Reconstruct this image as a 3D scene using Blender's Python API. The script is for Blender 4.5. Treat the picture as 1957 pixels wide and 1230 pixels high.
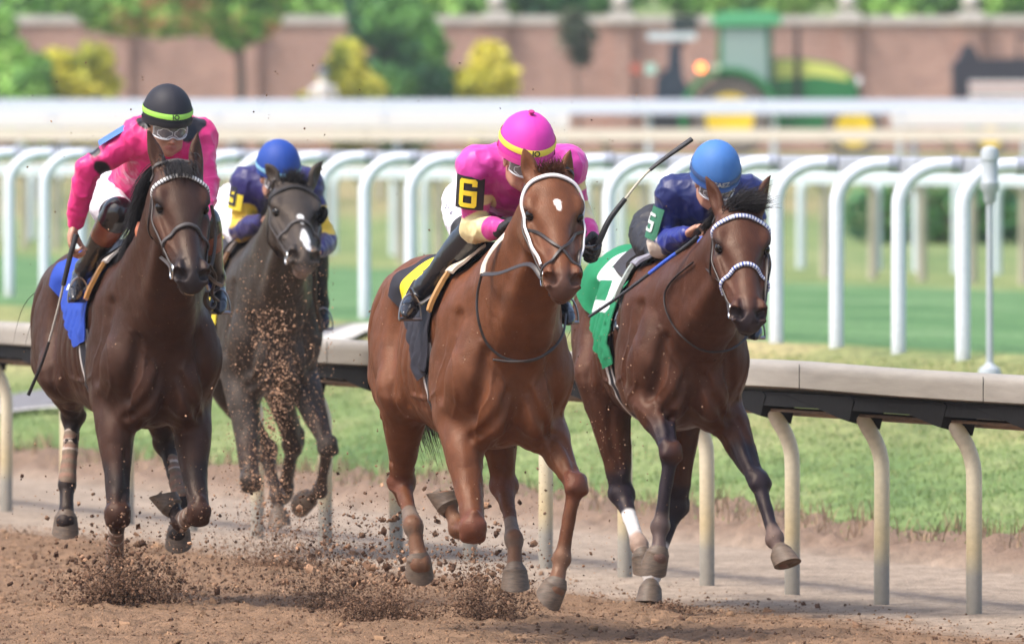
import bpy, bmesh, math, random
import numpy as np
from mathutils import Vector, Matrix, noise

for o in list(bpy.data.objects):
    bpy.data.objects.remove(o)
scene = bpy.context.scene
COL = scene.collection
R = math.radians
F32 = np.float32

# ------------------------------------------------------------------ camera
HC = 2.02                    # eye height above the dirt
FPX, CX, HY = 26000.0, 978.5, 254.0   # long lens, in photograph pixels
cam = bpy.data.cameras.new('camera')
cam_ob = bpy.data.objects.new('camera', cam)
COL.objects.link(cam_ob)
cam_ob.location = (0, 0, HC)
cam_ob.rotation_euler = (R(90), 0, 0)
cam.sensor_width = 36
cam.lens = 36 * FPX / 1957.0
cam.shift_y = -(615 - HY) / 1957.0
cam.clip_start = 1
cam.clip_end = 3000
cam.dof.use_dof = True
cam.dof.focus_distance = 54.0
cam.dof.aperture_fstop = 7.2
scene.camera = cam_ob

# ------------------------------------------------------------------ light
SUN_ELEV, SUN_AZ = 58.0, 242.0          # azimuth: compass angle of the sun, clockwise from +Y
world = bpy.data.worlds.new('World')
scene.world = world
world.use_nodes = True
wn = world.node_tree.nodes
wl = world.node_tree.links
wn.clear()
sky = wn.new('ShaderNodeTexSky')
sky.sky_type = 'NISHITA'
sky.sun_disc = False
sky.sun_elevation = R(SUN_ELEV)
sky.sun_rotation = R(SUN_AZ)
sky.dust_density = 4.0
sky.air_density = 1.0
bg = wn.new('ShaderNodeBackground')
bg.inputs['Strength'].default_value = 0.15
wo = wn.new('ShaderNodeOutputWorld')
wl.new(sky.outputs[0], bg.inputs[0])
wl.new(bg.outputs[0], wo.inputs[0])
sl = bpy.data.lights.new('sun', 'SUN')
sl.energy = 2.0
sl.angle = R(13)
sl.color = (1.0, 0.95, 0.87)
so = bpy.data.objects.new('sun', sl)
COL.objects.link(so)
_a = R(SUN_AZ)
_d = Vector((math.sin(_a) * math.cos(R(SUN_ELEV)), math.cos(_a) * math.cos(R(SUN_ELEV)), math.sin(R(SUN_ELEV))))
so.rotation_euler = _d.to_track_quat('Z', 'Y').to_euler()
so.location = (0, 40, 30)
scene.view_settings.view_transform = 'Standard'
scene.view_settings.look = 'None'
scene.view_settings.exposure = 0.95
scene.view_settings.gamma = 1.0
scene.render.engine = 'CYCLES'
scene.cycles.max_bounces = 6
scene.cycles.use_denoising = True

# ------------------------------------------------------------------ materials
_mats = {}
def nmat(name, col=(.5, .5, .5), rough=.5, metal=0.0, var=0.12, nscale=30.0, bump=0.0, bscale=60.0, attr=False,
         spec=0.5, coat=0.0, sheen=0.0, stretch=None, bdist=0.01, sss=0.0, trans=0.0, wrinkle=0.0):
    """procedural Principled material: colour (or painted attribute) x noise variation, noise bump"""
    if name in _mats:
        return _mats[name]
    m = bpy.data.materials.new(name)
    m.use_nodes = True
    nt = m.node_tree
    N, L = nt.nodes, nt.links
    p = N['Principled BSDF']
    tc = N.new('ShaderNodeTexCoord')
    src = tc.outputs['Object']
    if stretch:
        mp = N.new('ShaderNodeMapping')
        mp.inputs['Scale'].default_value = stretch
        L.new(src, mp.inputs['Vector'])
        src = mp.outputs[0]
    no = N.new('ShaderNodeTexNoise')
    no.inputs['Scale'].default_value = nscale
    no.inputs['Detail'].default_value = 5
    no.inputs['Roughness'].default_value = .65
    L.new(src, no.inputs['Vector'])
    mr = N.new('ShaderNodeMapRange')
    mr.inputs['From Min'].default_value = .3
    mr.inputs['From Max'].default_value = .7
    mr.inputs['To Min'].default_value = 1 - var
    mr.inputs['To Max'].default_value = 1 + var
    L.new(no.outputs['Fac'], mr.inputs['Value'])
    mx = N.new('ShaderNodeMix')
    mx.data_type = 'RGBA'
    mx.blend_type = 'MULTIPLY'
    mx.inputs['Factor'].default_value = 1.0
    if attr:
        at = N.new('ShaderNodeAttribute')
        at.attribute_name = 'Col'
        L.new(at.outputs['Color'], mx.inputs['A'])
    else:
        mx.inputs['A'].default_value = (*col, 1)
    L.new(mr.outputs[0], mx.inputs['B'])
    L.new(mx.outputs['Result'], p.inputs['Base Color'])
    p.inputs['Roughness'].default_value = rough
    p.inputs['Metallic'].default_value = metal
    p.inputs['Specular IOR Level'].default_value = spec
    p.inputs['Coat Weight'].default_value = coat
    p.inputs['Coat Roughness'].default_value = .15
    if sheen:
        p.inputs['Sheen Weight'].default_value = sheen
        p.inputs['Sheen Roughness'].default_value = .4
    if sss:
        p.inputs['Subsurface Weight'].default_value = sss
        p.inputs['Subsurface Scale'].default_value = .01
    if trans:
        p.inputs['Transmission Weight'].default_value = trans
    h = None
    if bump:
        nb = N.new('ShaderNodeTexNoise')
        nb.inputs['Scale'].default_value = bscale
        nb.inputs['Detail'].default_value = 4
        L.new(src, nb.inputs['Vector'])
        b = N.new('ShaderNodeBump')
        b.inputs['Strength'].default_value = bump
        b.inputs['Distance'].default_value = bdist
        L.new(nb.outputs['Fac'], b.inputs['Height'])
        h = b
    if wrinkle:
        nb = N.new('ShaderNodeTexNoise')
        nb.noise_type = 'RIDGED_MULTIFRACTAL'
        nb.inputs['Scale'].default_value = 6.5
        nb.inputs['Detail'].default_value = 2
        nb.inputs['Distortion'].default_value = 1.2
        L.new(src, nb.inputs['Vector'])
        b = N.new('ShaderNodeBump')
        b.inputs['Strength'].default_value = wrinkle
        b.inputs['Distance'].default_value = .02
        L.new(nb.outputs['Fac'], b.inputs['Height'])
        if h:
            L.new(h.outputs[0], b.inputs['Normal'])
        h = b
    if h:
        L.new(h.outputs[0], p.inputs['Normal'])
    _mats[name] = m
    return m

def tag(o, label=None, cat=None, group=None, kind=None):
    if label: o['label'] = label
    if cat: o['category'] = cat
    if group: o['group'] = group
    if kind: o['kind'] = kind
    return o

def link_mesh(name, me, mat, parent=None, smooth=True):
    ob = bpy.data.objects.new(name, me)
    COL.objects.link(ob)
    if mat:
        me.materials.append(mat)
    if parent:
        ob.parent = parent
    if smooth:
        me.shade_smooth()
    return ob

def np_mesh(name, V, Q, mat, parent=None, col=None, smooth=True, nv=4):
    """V (n,3); Q (m,nv) faces as arrays"""
    me = bpy.data.meshes.new(name)
    V = np.ascontiguousarray(V, dtype=F32)
    Q = np.ascontiguousarray(Q, dtype=np.int32)
    k = Q.shape[1]
    me.vertices.add(len(V))
    me.vertices.foreach_set('co', V.ravel())
    me.loops.add(Q.size)
    me.loops.foreach_set('vertex_index', Q.ravel())
    me.polygons.add(len(Q))
    me.polygons.foreach_set('loop_start', np.arange(0, Q.size, k, dtype=np.int32))
    me.polygons.foreach_set('loop_total', np.full(len(Q), k, dtype=np.int32))
    me.update(calc_edges=True)
    me.validate()
    if col is not None:
        at = me.color_attributes.new('Col', 'FLOAT_COLOR', 'POINT')
        c = np.ones((len(V), 4), F32)
        c[:, :3] = col
        at.data.foreach_set('color', c.ravel())
    return link_mesh(name, me, mat, parent, smooth)

def empty(name, loc=(0, 0, 0), rz=0):
    o = bpy.data.objects.new(name, None)
    COL.objects.link(o)
    o.location = loc
    o.rotation_euler = (0, 0, rz)
    o.empty_display_size = .2
    return o

def copy_tree(o, parent=None):
    c = o.copy()
    COL.objects.link(c)
    c.parent = parent
    for ch in list(o.children):
        copy_tree(ch, c)
    return c

class MB:
    """collects simple shapes; build() links them as one mesh"""
    def __init__(s):
        s.v, s.f, s.c = [], [], []
    def quadgrid(s, G, closed_u=False, closed_v=False, cols=None):
        G = np.asarray(G, float)
        nu, nv = G.shape[:2]
        b = len(s.v)
        s.v += [tuple(p) for p in G.reshape(-1, 3)]
        if cols is not None:
            s.c += [tuple(p) for p in np.asarray(cols).reshape(-1, 3)]
        for i in range(nu if closed_u else nu - 1):
            for j in range(nv if closed_v else nv - 1):
                i2, j2 = (i + 1) % nu, (j + 1) % nv
                s.f.append((b + i * nv + j, b + i2 * nv + j, b + i2 * nv + j2, b + i * nv + j2))
    def box(s, c, size, rot=None):
        b = len(s.v)
        for dx in (-.5, .5):
            for dy in (-.5, .5):
                for dz in (-.5, .5):
                    p = Vector((dx * size[0], dy * size[1], dz * size[2]))
                    if rot is not None:
                        p = rot @ p
                    s.v.append(tuple(p + Vector(c)))
        for q in ((0, 1, 3, 2), (4, 6, 7, 5), (0, 4, 5, 1), (2, 3, 7, 6), (0, 2, 6, 4), (1, 5, 7, 3)):
            s.f.append(tuple(b + i for i in q))
    def tube(s, pts, r, n=10, cap=True, squash=None):
        """tube along pts (list of 3-vectors), r scalar or list"""
        P = [Vector(p) for p in pts]
        m = len(P)
        rr = r if hasattr(r, '__len__') else [r] * m
        b = len(s.v)
        up = None
        for i in range(m):
            t = (P[min(i + 1, m - 1)] - P[max(i - 1, 0)])
            if t.length < 1e-9: t = Vector((0, 0, 1))
            t.normalize()
            if up is None:
                up = Vector((0, 0, 1)) if abs(t.z) < .9 else Vector((1, 0, 0))
            x = t.cross(up)
            if x.length < 1e-6: x = t.orthogonal()
            x.normalize()
            y = x.cross(t).normalized()
            up = y
            for k in range(n):
                a = 2 * math.pi * k / n
                q = P[i] + (x * math.cos(a) + y * math.sin(a) * (squash or 1)) * rr[i]
                s.v.append(tuple(q))
        for i in range(m - 1):
            for k in range(n):
                k2 = (k + 1) % n
                s.f.append((b + i * n + k, b + i * n + k2, b + (i + 1) * n + k2, b + (i + 1) * n + k))
        if cap:
            s.f.append(tuple(b + k for k in range(n))[::-1])
            s.f.append(tuple(b + (m - 1) * n + k for k in range(n)))
    def lathe(s, prof, c=(0, 0, 0), M=None, n=24, sx=1, sy=1, cap=True):
        """prof list of (r,z)"""
        b = len(s.v)
        for r, z in prof:
            for k in range(n):
                a = 2 * math.pi * k / n
                p = Vector((r * math.cos(a) * sx, r * math.sin(a) * sy, z))
                if M is not None: p = M @ p
                s.v.append(tuple(p + Vector(c)))
        for i in range(len(prof) - 1):
            for k in range(n):
                k2 = (k + 1) % n
                s.f.append((b + i * n + k, b + i * n + k2, b + (i + 1) * n + k2, b + (i + 1) * n + k))
        if not cap: return
        s.f.append(tuple(b + k for k in range(n))[::-1])
        s.f.append(tuple(b + (len(prof) - 1) * n + k for k in range(n)))
    def build(s, name, mat, parent=None, smooth=True, sharp=None, off=None):
        me = bpy.data.meshes.new(name)
        V = s.v
        if off is not None:
            V = [(p[0] - off[0], p[1] - off[1], p[2] - off[2]) for p in V]
        me.from_pydata(V, [], s.f)
        me.validate()
        if s.c and len(s.c) == len(s.v):
            at = me.color_attributes.new('Col', 'FLOAT_COLOR', 'POINT')
            c = np.ones((len(V), 4), F32)
            c[:, :3] = np.array(s.c)
            at.data.foreach_set('color', c.ravel())
        bm = bmesh.new()
        bm.from_mesh(me)
        bmesh.ops.recalc_face_normals(bm, faces=bm.faces)
        bm.to_mesh(me)
        bm.free()
        ob = link_mesh(name, me, mat, parent, smooth)
        if smooth:
            try:
                me.set_sharp_from_angle(angle=R(sharp or 40))
            except Exception:
                pass
        return ob

def spline(P, n=8):
    """Catmull-Rom through rows of P (any width)"""
    P = np.asarray(P, float)
    Q = np.vstack([2 * P[0] - P[1], P, 2 * P[-1] - P[-2]])
    out = []
    for i in range(1, len(Q) - 2):
        for t in np.linspace(0, 1, n, endpoint=False):
            a, b, c, d = Q[i - 1], Q[i], Q[i + 1], Q[i + 2]
            out.append(.5 * (2 * b + (c - a) * t + (2 * a - 5 * b + 4 * c - d) * t * t + (3 * b - a - 3 * c + d) * t ** 3))
    out.append(P[-1])
    return np.array(out)

# ------------------------------------------------------------------ signed-distance sculpting
class Vol:
    """a block of signed distances; shapes are blended into it and a surface is drawn from it"""
    def __init__(s, lo, hi, h):
        s.lo = np.array(lo, float); s.h = h
        s.n = np.ceil((np.array(hi) - s.lo) / h).astype(int) + 1
        s.a = np.full(s.n, 1.0, F32)
        s.ax = [(s.lo[i] + h * np.arange(s.n[i])).astype(F32) for i in range(3)]
    def _win(s, lo, hi):
        i0 = np.clip(np.floor((np.array(lo) - s.lo) / s.h).astype(int), 0, s.n - 1)
        i1 = np.clip(np.ceil((np.array(hi) - s.lo) / s.h).astype(int) + 1, 1, s.n)
        if (i1 <= i0).any():
            return None
        sl = tuple(slice(a, b) for a, b in zip(i0, i1))
        X = s.ax[0][sl[0]][:, None, None]; Y = s.ax[1][sl[1]][None, :, None]; Z = s.ax[2][sl[2]][None, None, :]
        return sl, X, Y, Z
    def _mix(s, sl, d, k, sub):
        a = s.a[sl]
        d = d.astype(F32)
        if sub:
            hh = np.maximum(k - np.abs(a + d), 0) / max(k, 1e-6)
            s.a[sl] = np.maximum(a, -d) + hh * hh * k * .25
        else:
            hh = np.maximum(k - np.abs(a - d), 0) / max(k, 1e-6)
            s.a[sl] = np.minimum(a, d) - hh * hh * k * .25
    def cap(s, a, b, ra, rb, k=.03, n=None, w=1.0, sub=False):
        s.chain([[*a, ra], [*b, rb]], k, n, w, 1, sub)
    def chain(s, P, k=.02, n=None, w=1.0, sm=5, sub=False):
        """P rows (x,y,z,r) -> smooth tapered limb, joined to the rest with blend k"""
        Q = spline(P, sm) if sm > 1 else np.asarray(P, float)
        rm = Q[:, 3].max() * max(1, w) + k + 2 * s.h
        W = s._win(Q[:, :3].min(0) - rm, Q[:, :3].max(0) + rm)
        if W is None: return
        sl0 = W[0]
        D = np.full(s.a[sl0].shape, 1.0, F32)
        if n is not None:
            n = np.array(n, float); n = n / np.linalg.norm(n)
        for i in range(len(Q) - 1):
            a, b, ra, rb = Q[i][:3], Q[i + 1][:3], Q[i][3], Q[i + 1][3]
            rm = max(ra, rb) * max(1, w) + k + 2 * s.h
            W = s._win(np.minimum(a, b) - rm, np.maximum(a, b) + rm)
            if W is None: continue
            sl, X, Y, Z = W
            ab = b - a; L2 = max(float(ab @ ab), 1e-9)
            dx, dy, dz = X - F32(a[0]), Y - F32(a[1]), Z - F32(a[2])
            t = np.clip((dx * F32(ab[0]) + dy * F32(ab[1]) + dz * F32(ab[2])) / F32(L2), 0, 1)
            px, py, pz = dx - t * F32(ab[0]), dy - t * F32(ab[1]), dz - t * F32(ab[2])
            r = F32(ra) + t * F32(rb - ra)
            q = px * px + py * py + pz * pz
            if n is not None and w != 1.0:
                c = px * F32(n[0]) + py * F32(n[1]) + pz * F32(n[2])
                L1 = np.sqrt(np.maximum(q, 1e-10))
                L = np.sqrt(np.maximum(q + c * c * F32(1 / w ** 2 - 1), 1e-10))
                d = (L - r) * L1 / L
            else:
                d = np.sqrt(q) - r
            ls = tuple(slice(p.start - o.start, p.stop - o.start) for p, o in zip(sl, sl0))
            D[ls] = np.minimum(D[ls], d.astype(F32))
        s._mix(sl0, D, k, sub)
    def ell(s, c, r, k=.03, M=None, sub=False):
        c = np.array(c, float); r = np.array(r, float)
        e = r.max() + k + 2 * s.h
        if M is None:
            W = s._win(c - r - k - 2 * s.h, c + r + k + 2 * s.h)
        else:
            W = s._win(c - e, c + e)
        if W is None: return
        sl, X, Y, Z = W
        dx, dy, dz = X - F32(c[0]), Y - F32(c[1]), Z - F32(c[2])
        if M is not None:
            M = np.asarray(M, float)     # rows = axes
            q = [dx * F32(M[i][0]) + dy * F32(M[i][1]) + dz * F32(M[i][2]) for i in range(3)]
        else:
            q = [dx, dy, dz]
        k0 = np.sqrt((q[0] / F32(r[0])) ** 2 + (q[1] / F32(r[1])) ** 2 + (q[2] / F32(r[2])) ** 2 + F32(1e-12))
        k1 = np.sqrt((q[0] / F32(r[0] ** 2)) ** 2 + (q[1] / F32(r[1] ** 2)) ** 2 + (q[2] / F32(r[2] ** 2)) ** 2 + F32(1e-12))
        d = k0 * (k0 - 1) / k1
        s._mix(sl, d, k, sub)
    def sample(s, P):
        P = np.atleast_2d(P)
        g = (P - s.lo) / s.h
        g = np.clip(g, 0, s.n - 1.001)
        i = g.astype(int); f = g - i
        out = 0
        for dx in (0, 1):
            for dy in (0, 1):
                for dz in (0, 1):
                    w = np.abs(1 - dx - f[:, 0]) * np.abs(1 - dy - f[:, 1]) * np.abs(1 - dz - f[:, 2])
                    out = out + w * s.a[np.minimum(i[:, 0] + dx, s.n[0] - 1), np.minimum(i[:, 1] + dy, s.n[1] - 1), np.minimum(i[:, 2] + dz, s.n[2] - 1)]
        return out
    def grad(s, P):
        P = np.atleast_2d(P); e = s.h
        g = np.stack([s.sample(P + np.eye(3)[i] * e) - s.sample(P - np.eye(3)[i] * e) for i in range(3)], 1)
        return g / np.maximum(np.linalg.norm(g, axis=1, keepdims=True), 1e-9)
    def cast(s, o, d, rmax=.7, off=0.0, inward=True):
        """surface point on rays o + t d (d unit, arrays): the outermost crossing when marching in from rmax"""
        o = np.atleast_2d(o).astype(float); d = np.atleast_2d(d).astype(float)
        o = np.broadcast_to(o, d.shape)
        T = np.arange(0, rmax, s.h * .7)
        best = np.zeros(len(d)); prev = s.sample(o); done = np.zeros(len(d), bool)
        for t in T[1:]:
            v = s.sample(o + d * t)
            cr = (prev < 0) & (v >= 0) & ~done
            fr = prev / np.where(prev - v == 0, 1, prev - v)
            best = np.where(cr, t - s.h * .7 + fr * s.h * .7, best)
            done |= cr
            prev = v
        return o + d * (best + off)[:, None]
    def project(s, P, it=6):
        P = np.array(P, float)
        for _ in range(it):
            d = s.sample(P); d = np.clip(d, -.03, .03)
            P = P - s.grad(P) * d[:, None]
        return P
    def vein(s, pts, r=.005, k=.012, sink=.3, sub=False, n=4):
        """raised vein or, with sub, a groove, laid on the surface through pts"""
        Q = s.project(spline(np.array(pts, float), n))
        Q = Q - s.grad(Q) * (r * sink)
        rr = r * (1 - .35 * np.linspace(-1, 1, len(Q)) ** 4)
        s.chain(np.hstack([Q, rr[:, None]]), k, sm=1, sub=sub)
    def mesh(s, smooth=1):
        a = s.a
        ins = a < 0
        c = ins[:-1, :-1, :-1].astype(np.int8)
        for dx, dy, dz in ((0, 0, 1), (0, 1, 0), (0, 1, 1), (1, 0, 0), (1, 0, 1), (1, 1, 0), (1, 1, 1)):
            c = c + ins[dx:ins.shape[0] - 1 + dx, dy:ins.shape[1] - 1 + dy, dz:ins.shape[2] - 1 + dz]
        act = (c > 0) & (c < 8)
        idx = np.argwhere(act)
        vid = np.full(act.shape, -1, np.int32)
        vid[act] = np.arange(len(idx))
        cor = {}
        for dx in (0, 1):
            for dy in (0, 1):
                for dz in (0, 1):
                    cor[(dx, dy, dz)] = a[idx[:, 0] + dx, idx[:, 1] + dy, idx[:, 2] + dz]
        acc = np.zeros((len(idx), 3)); cnt = np.zeros(len(idx))
        for ax in range(3):
            o2 = [i for i in range(3) if i != ax]
            for u in (0, 1):
                for v in (0, 1):
                    p0 = [0, 0, 0]; p0[o2[0]] = u; p0[o2[1]] = v
                    p1 = list(p0); p1[ax] = 1
                    v0, v1 = cor[tuple(p0)], cor[tuple(p1)]
                    m = (v0 < 0) != (v1 < 0)
                    t = np.where(m, v0 / np.where(v0 - v1 == 0, 1, v0 - v1), 0)
                    pt = np.zeros((len(idx), 3)); pt[:] = p0
                    pt[:, ax] = t
                    acc += pt * m[:, None]; cnt += m
        V = s.lo + (idx + acc / np.maximum(cnt, 1)[:, None]) * s.h
        faces = []
        for ax in range(3):
            sl0 = [slice(None)] * 3; sl1 = [slice(None)] * 3
            sl0[ax] = slice(0, -1); sl1[ax] = slice(1, None)
            i0, i1 = ins[tuple(sl0)], ins[tuple(sl1)]
            E = np.argwhere(i0 != i1)
            o2 = [(ax + 1) % 3, (ax + 2) % 3]
            E = E[(E[:, o2[0]] > 0) & (E[:, o2[1]] > 0) & (E[:, o2[0]] < s.n[o2[0]] - 1) & (E[:, o2[1]] < s.n[o2[1]] - 1)]
            def g(du, dv):
                q = E.copy(); q[:, o2[0]] -= du; q[:, o2[1]] -= dv
                return vid[q[:, 0], q[:, 1], q[:, 2]]
            Q = np.stack([g(1, 1), g(0, 1), g(0, 0), g(1, 0)], 1)
            fl = ~i0[E[:, 0], E[:, 1], E[:, 2]]
            Q[fl] = Q[fl][:, ::-1]
            faces.append(Q)
        Fc = np.vstack(faces)
        Fc = Fc[(Fc >= 0).all(1)]
        e = np.vstack([Fc[:, [0, 1]], Fc[:, [1, 2]], Fc[:, [2, 3]], Fc[:, [3, 0]]])
        e = np.vstack([e, e[:, ::-1]])
        deg = np.bincount(e[:, 0], minlength=len(V)).astype(float)
        for _ in range(smooth):
            M = np.stack([np.bincount(e[:, 0], weights=V[e[:, 1], i], minlength=len(V)) for i in range(3)], 1) / np.maximum(deg, 1)[:, None]
            V = V * .5 + M * .5
        return V, Fc

def seg_t(P, a, b):
    a = np.array(a, float); b = np.array(b, float)
    ab = b - a
    t = np.clip(((P - a) @ ab) / max(ab @ ab, 1e-9), 0, 1)
    return np.linalg.norm(P - a - t[:, None] * ab, axis=1), t

def paint(P, C, strokes, seed=0):
    """strokes: (a, b, ra, rb, soft, colour[, strength]) ; P positions, C colours"""
    rng = np.random.RandomState(seed)
    ph = rng.rand(6) * 6
    wob = (np.sin(P[:, 0] * 31 + ph[0]) * np.sin(P[:, 1] * 37 + ph[1]) + np.sin(P[:, 2] * 41 + ph[2]) * np.sin(P[:, 0] * 67 + P[:, 2] * 29 + ph[3])) * .35
    for st in strokes:
        a, b, ra, rb, soft, c = st[:6]
        s = st[6] if len(st) > 6 else 1.0
        d, t = seg_t(P, a, b)
        r = ra + (rb - ra) * t
        w = np.clip((r - d) / max(soft, 1e-4) + .5 + wob * .5 * (soft > .004), 0, 1)
        w = w * w * (3 - 2 * w) * s
        C = C * (1 - w[:, None]) + np.array(c) * w[:, None]
    return C

def vnoise(P, scale, seed=0, oct=3):
    """cheap smooth value noise on arrays"""
    out = np.zeros(len(P)); amp = 1.0; tot = 0
    for o in range(oct):
        g = P * scale * 2 ** o + seed * 17.3
        i = np.floor(g).astype(np.int64); f = g - i
        f = f * f * (3 - 2 * f)
        v = 0
        for dx in (0, 1):
            for dy in (0, 1):
                for dz in (0, 1):
                    h = ((i[:, 0] + dx) * 73856093) ^ ((i[:, 1] + dy) * 19349663) ^ ((i[:, 2] + dz) * 83492791)
                    h = (h * 2654435761) & 0xffffffff
                    h = ((h >> 15) ^ h) * 2246822519 & 0xffffffff
                    r = ((h >> 8) & 0xffff) / 65535.0
                    w = np.abs(1 - dx - f[:, 0]) * np.abs(1 - dy - f[:, 1]) * np.abs(1 - dz - f[:, 2])
                    v = v + w * r
        out += v * amp; tot += amp; amp *= .5
    return out / tot

class Frame:
    """a horse's own frame: x forward, y to its left, z up; origin on the dirt under the withers"""
    def __init__(s, x, y, psi):
        s.O = np.array([x, y, 0.0]); s.psi = R(psi)
        s.f = np.array([math.sin(s.psi), -math.cos(s.psi), 0]); s.l = np.array([math.cos(s.psi), math.sin(s.psi), 0])
        s.rz = s.psi - math.pi / 2
    def J(s, px, py, u):
        r = np.array([(px - CX) / FPX, 1.0, -(py - HY) / FPX])
        t = (u + s.O @ s.f) / (r @ s.f)
        p = np.array([0, 0, HC]) + t * r
        q = p - s.O
        return np.array([u, q @ s.l, p[2]])
    def thing(s, name, label, cat, base=(0, 0, 0), group=None):
        w = s.O + s.f * base[0] + s.l * base[1] + np.array([0, 0, base[2]])
        e = empty(name, tuple(w), s.rz)
        e['_b'] = [float(x) for x in base]
        tag(e, label, cat, group)
        return e
def root_off(e):
    b = np.array(list(e['_b']))
    return b
# ------------------------------------------------------------------ horses
def nrm(v):
    v = np.asarray(v, float)
    return v / max(np.linalg.norm(v), 1e-9)
def perp(v, ax):
    v = np.asarray(v, float)
    return v - ax * (v @ ax)
def lerp(a, b, t):
    return np.asarray(a, float) * (1 - t) + np.asarray(b, float) * t

class Head:
    def __init__(s, poll, nose, roll=0.0, yaw=0.0):
        s.P = np.array(poll); s.A = nrm(np.array(nose) - s.P)
        s.q = np.linalg.norm(np.array(nose) - s.P) / .60; s.w = 1.13
        B = nrm(np.cross([0, 0, 1.0], s.A)); C = np.cross(s.A, B)
        r = R(roll)
        s.B = B * math.cos(r) + C * math.sin(r)
        s.C = np.cross(s.A, s.B)
    def __call__(s, a, b, c):
        return s.P + s.q * (a * s.A + b * s.w * s.B + c * s.C)
    def M(s, tilt=0.0, splay=0.0):
        """rows = axes for ellipsoids; tilt turns A towards C, splay turns A towards B"""
        A, B, C = s.A, s.B, s.C
        if tilt:
            t = R(tilt); A, C = A * math.cos(t) + C * math.sin(t), C * math.cos(t) - A * math.sin(t)
        if splay:
            t = R(splay); A, B = A * math.cos(t) + B * math.sin(t), B * math.cos(t) - A * math.sin(t)
        return np.array([A, B, C])

def sculpt_head(V, H, k=1.0):
    q = H.q
    def E(a, b, c, r, kk=.02, sub=False, tilt=0, splay=0):
        V.ell(H(a, b, c), np.array(r) * q * [1, H.w, 1], kk, H.M(tilt, splay), sub)
    def Cp(p0, p1, r0, r1, kk=.02, n=None, w=1.0, sub=False):
        V.cap(H(*p0), H(*p1), r0 * q, r1 * q, kk, n, w, sub)
    E(.07, 0, -.085, (.12, .080, .085), .04)                       # cranium
    E(.17, 0, -.055, (.14, .090, .052), .04)                       # forehead
    Cp((.20, 0, -.085), (.50, 0, -.078), .070, .044, .04, H.B, .95)   # nasal bones
    Cp((.28, 0, -.042), (.53, 0, -.044), .036, .028, .035, H.C, .55)
    for s_ in (-1, 1):
        E(.183, s_ * .086, -.046, (.050, .020, .026), .026, tilt=-4, splay=s_ * -4)        # brow
        E(.16, s_ * .064, -.16, (.105, .034, .105), .04)              # cheek
        Cp((.24, s_ * .062, -.115), (.46, s_ * .034, -.105), .042, .032, .05)   # side of the face
        Cp((.15, s_ * .055, -.225), (.47, s_ * .022, -.140), .032, .022, .04)   # jaw bar
        Cp((.25, s_ * .088, -.092), (.38, s_ * .066, -.088), .012, .009, .03)  # facial crest
        Cp((.06, s_ * .055, -.05), (.15, s_ * .078, -.045), .03, .022, .03)
        E(.538, s_ * .046, -.060, (.054, .026, .036), .022, splay=s_ * 10, tilt=-14)     # nostril
    Cp((.30, 0, -.12), (.50, 0, -.118), .062, .044, .05, H.B, .75)
    E(.550, 0, -.080, (.055, .050, .044), .03)                      # muzzle
    E(.585, 0, -.104, (.032, .043, .034), .025)                     # upper lip
    E(.550, 0, -.146, (.048, .036, .028), .02)                     # lower lip and chin
    for s_ in (-1, 1):
        E(.206, s_ * .106, -.062, (.030, .016, .019), .014, True)          # eye socket
        E(.204, s_ * .094, -.038, (.036, .013, .008), .008, tilt=-6, splay=s_ * -8)   # upper lid
        E(.212, s_ * .092, -.086, (.030, .010, .006), .008)                         # lower lid
        E(.275, s_ * .088, -.050, (.055, .014, .014), .04, True, splay=s_ * -12)
        E(.556, s_ * .061, -.056, (.028, .015, .024), .010, True, splay=s_ * 24, tilt=-22)  # nostril opening
        E(.565, s_ * .040, -.052, (.020, .020, .030), .012, True, splay=s_ * 40, tilt=-20)
    Cp((.598, -.045, -.128), (.598, .045, -.128), .004, .004, .008, sub=True)   # mouth line
    Cp((.598, -.045, -.128), (.50, -.052, -.124), .006, .003, .008, sub=True)
    Cp((.598, .045, -.128), (.50, .052, -.124), .006, .003, .008, sub=True)
    HW = H.w
    for s_ in (-1, 1):        # veins and creases of the face
        V.vein([H(.24, s_ * .085, -.09), H(.30, s_ * .085, -.075), H(.38, s_ * .07, -.07), H(.45, s_ * .05, -.06)], .0045 * q, .010)
        V.vein([H(.34, s_ * .08, -.08), H(.40, s_ * .065, -.10), H(.47, s_ * .05, -.10)], .004 * q, .010)
        V.vein([H(.50, s_ * .03, -.03), H(.53, s_ * .03, -.03), H(.56, s_ * .022, -.035)], .006 * q, .02, sub=True)

def sculpt_ear(V, base, tip, face, width=.036, q=1.0):
    base = np.array(base, float); tip = np.array(tip, float); face = nrm(face)
    ax = nrm(tip - base); face = nrm(perp(face, ax)); L = np.linalg.norm(tip - base)
    side = np.cross(ax, face)
    P = []
    for t, r in ((-.12, .028), (.1, .031), (.35, width), (.6, width * .86), (.82, width * .5), (1.0, .006)):
        bow = math.sin(max(t, 0) * math.pi) * .012
        P.append([*(base + ax * L * t - face * bow), r])
    Q = spline(P, 4)
    V.chain(Q, .014, face, .62, 1)
    P2 = []
    for t, r in ((.14, .010), (.4, width * .74), (.62, width * .62), (.80, width * .32)):
        P2.append([*(base + ax * L * t + face * (.017)), r])
    Q = spline(P2, 4)
    V.chain(Q, .005, face, .75, 1, sub=True)

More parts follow.
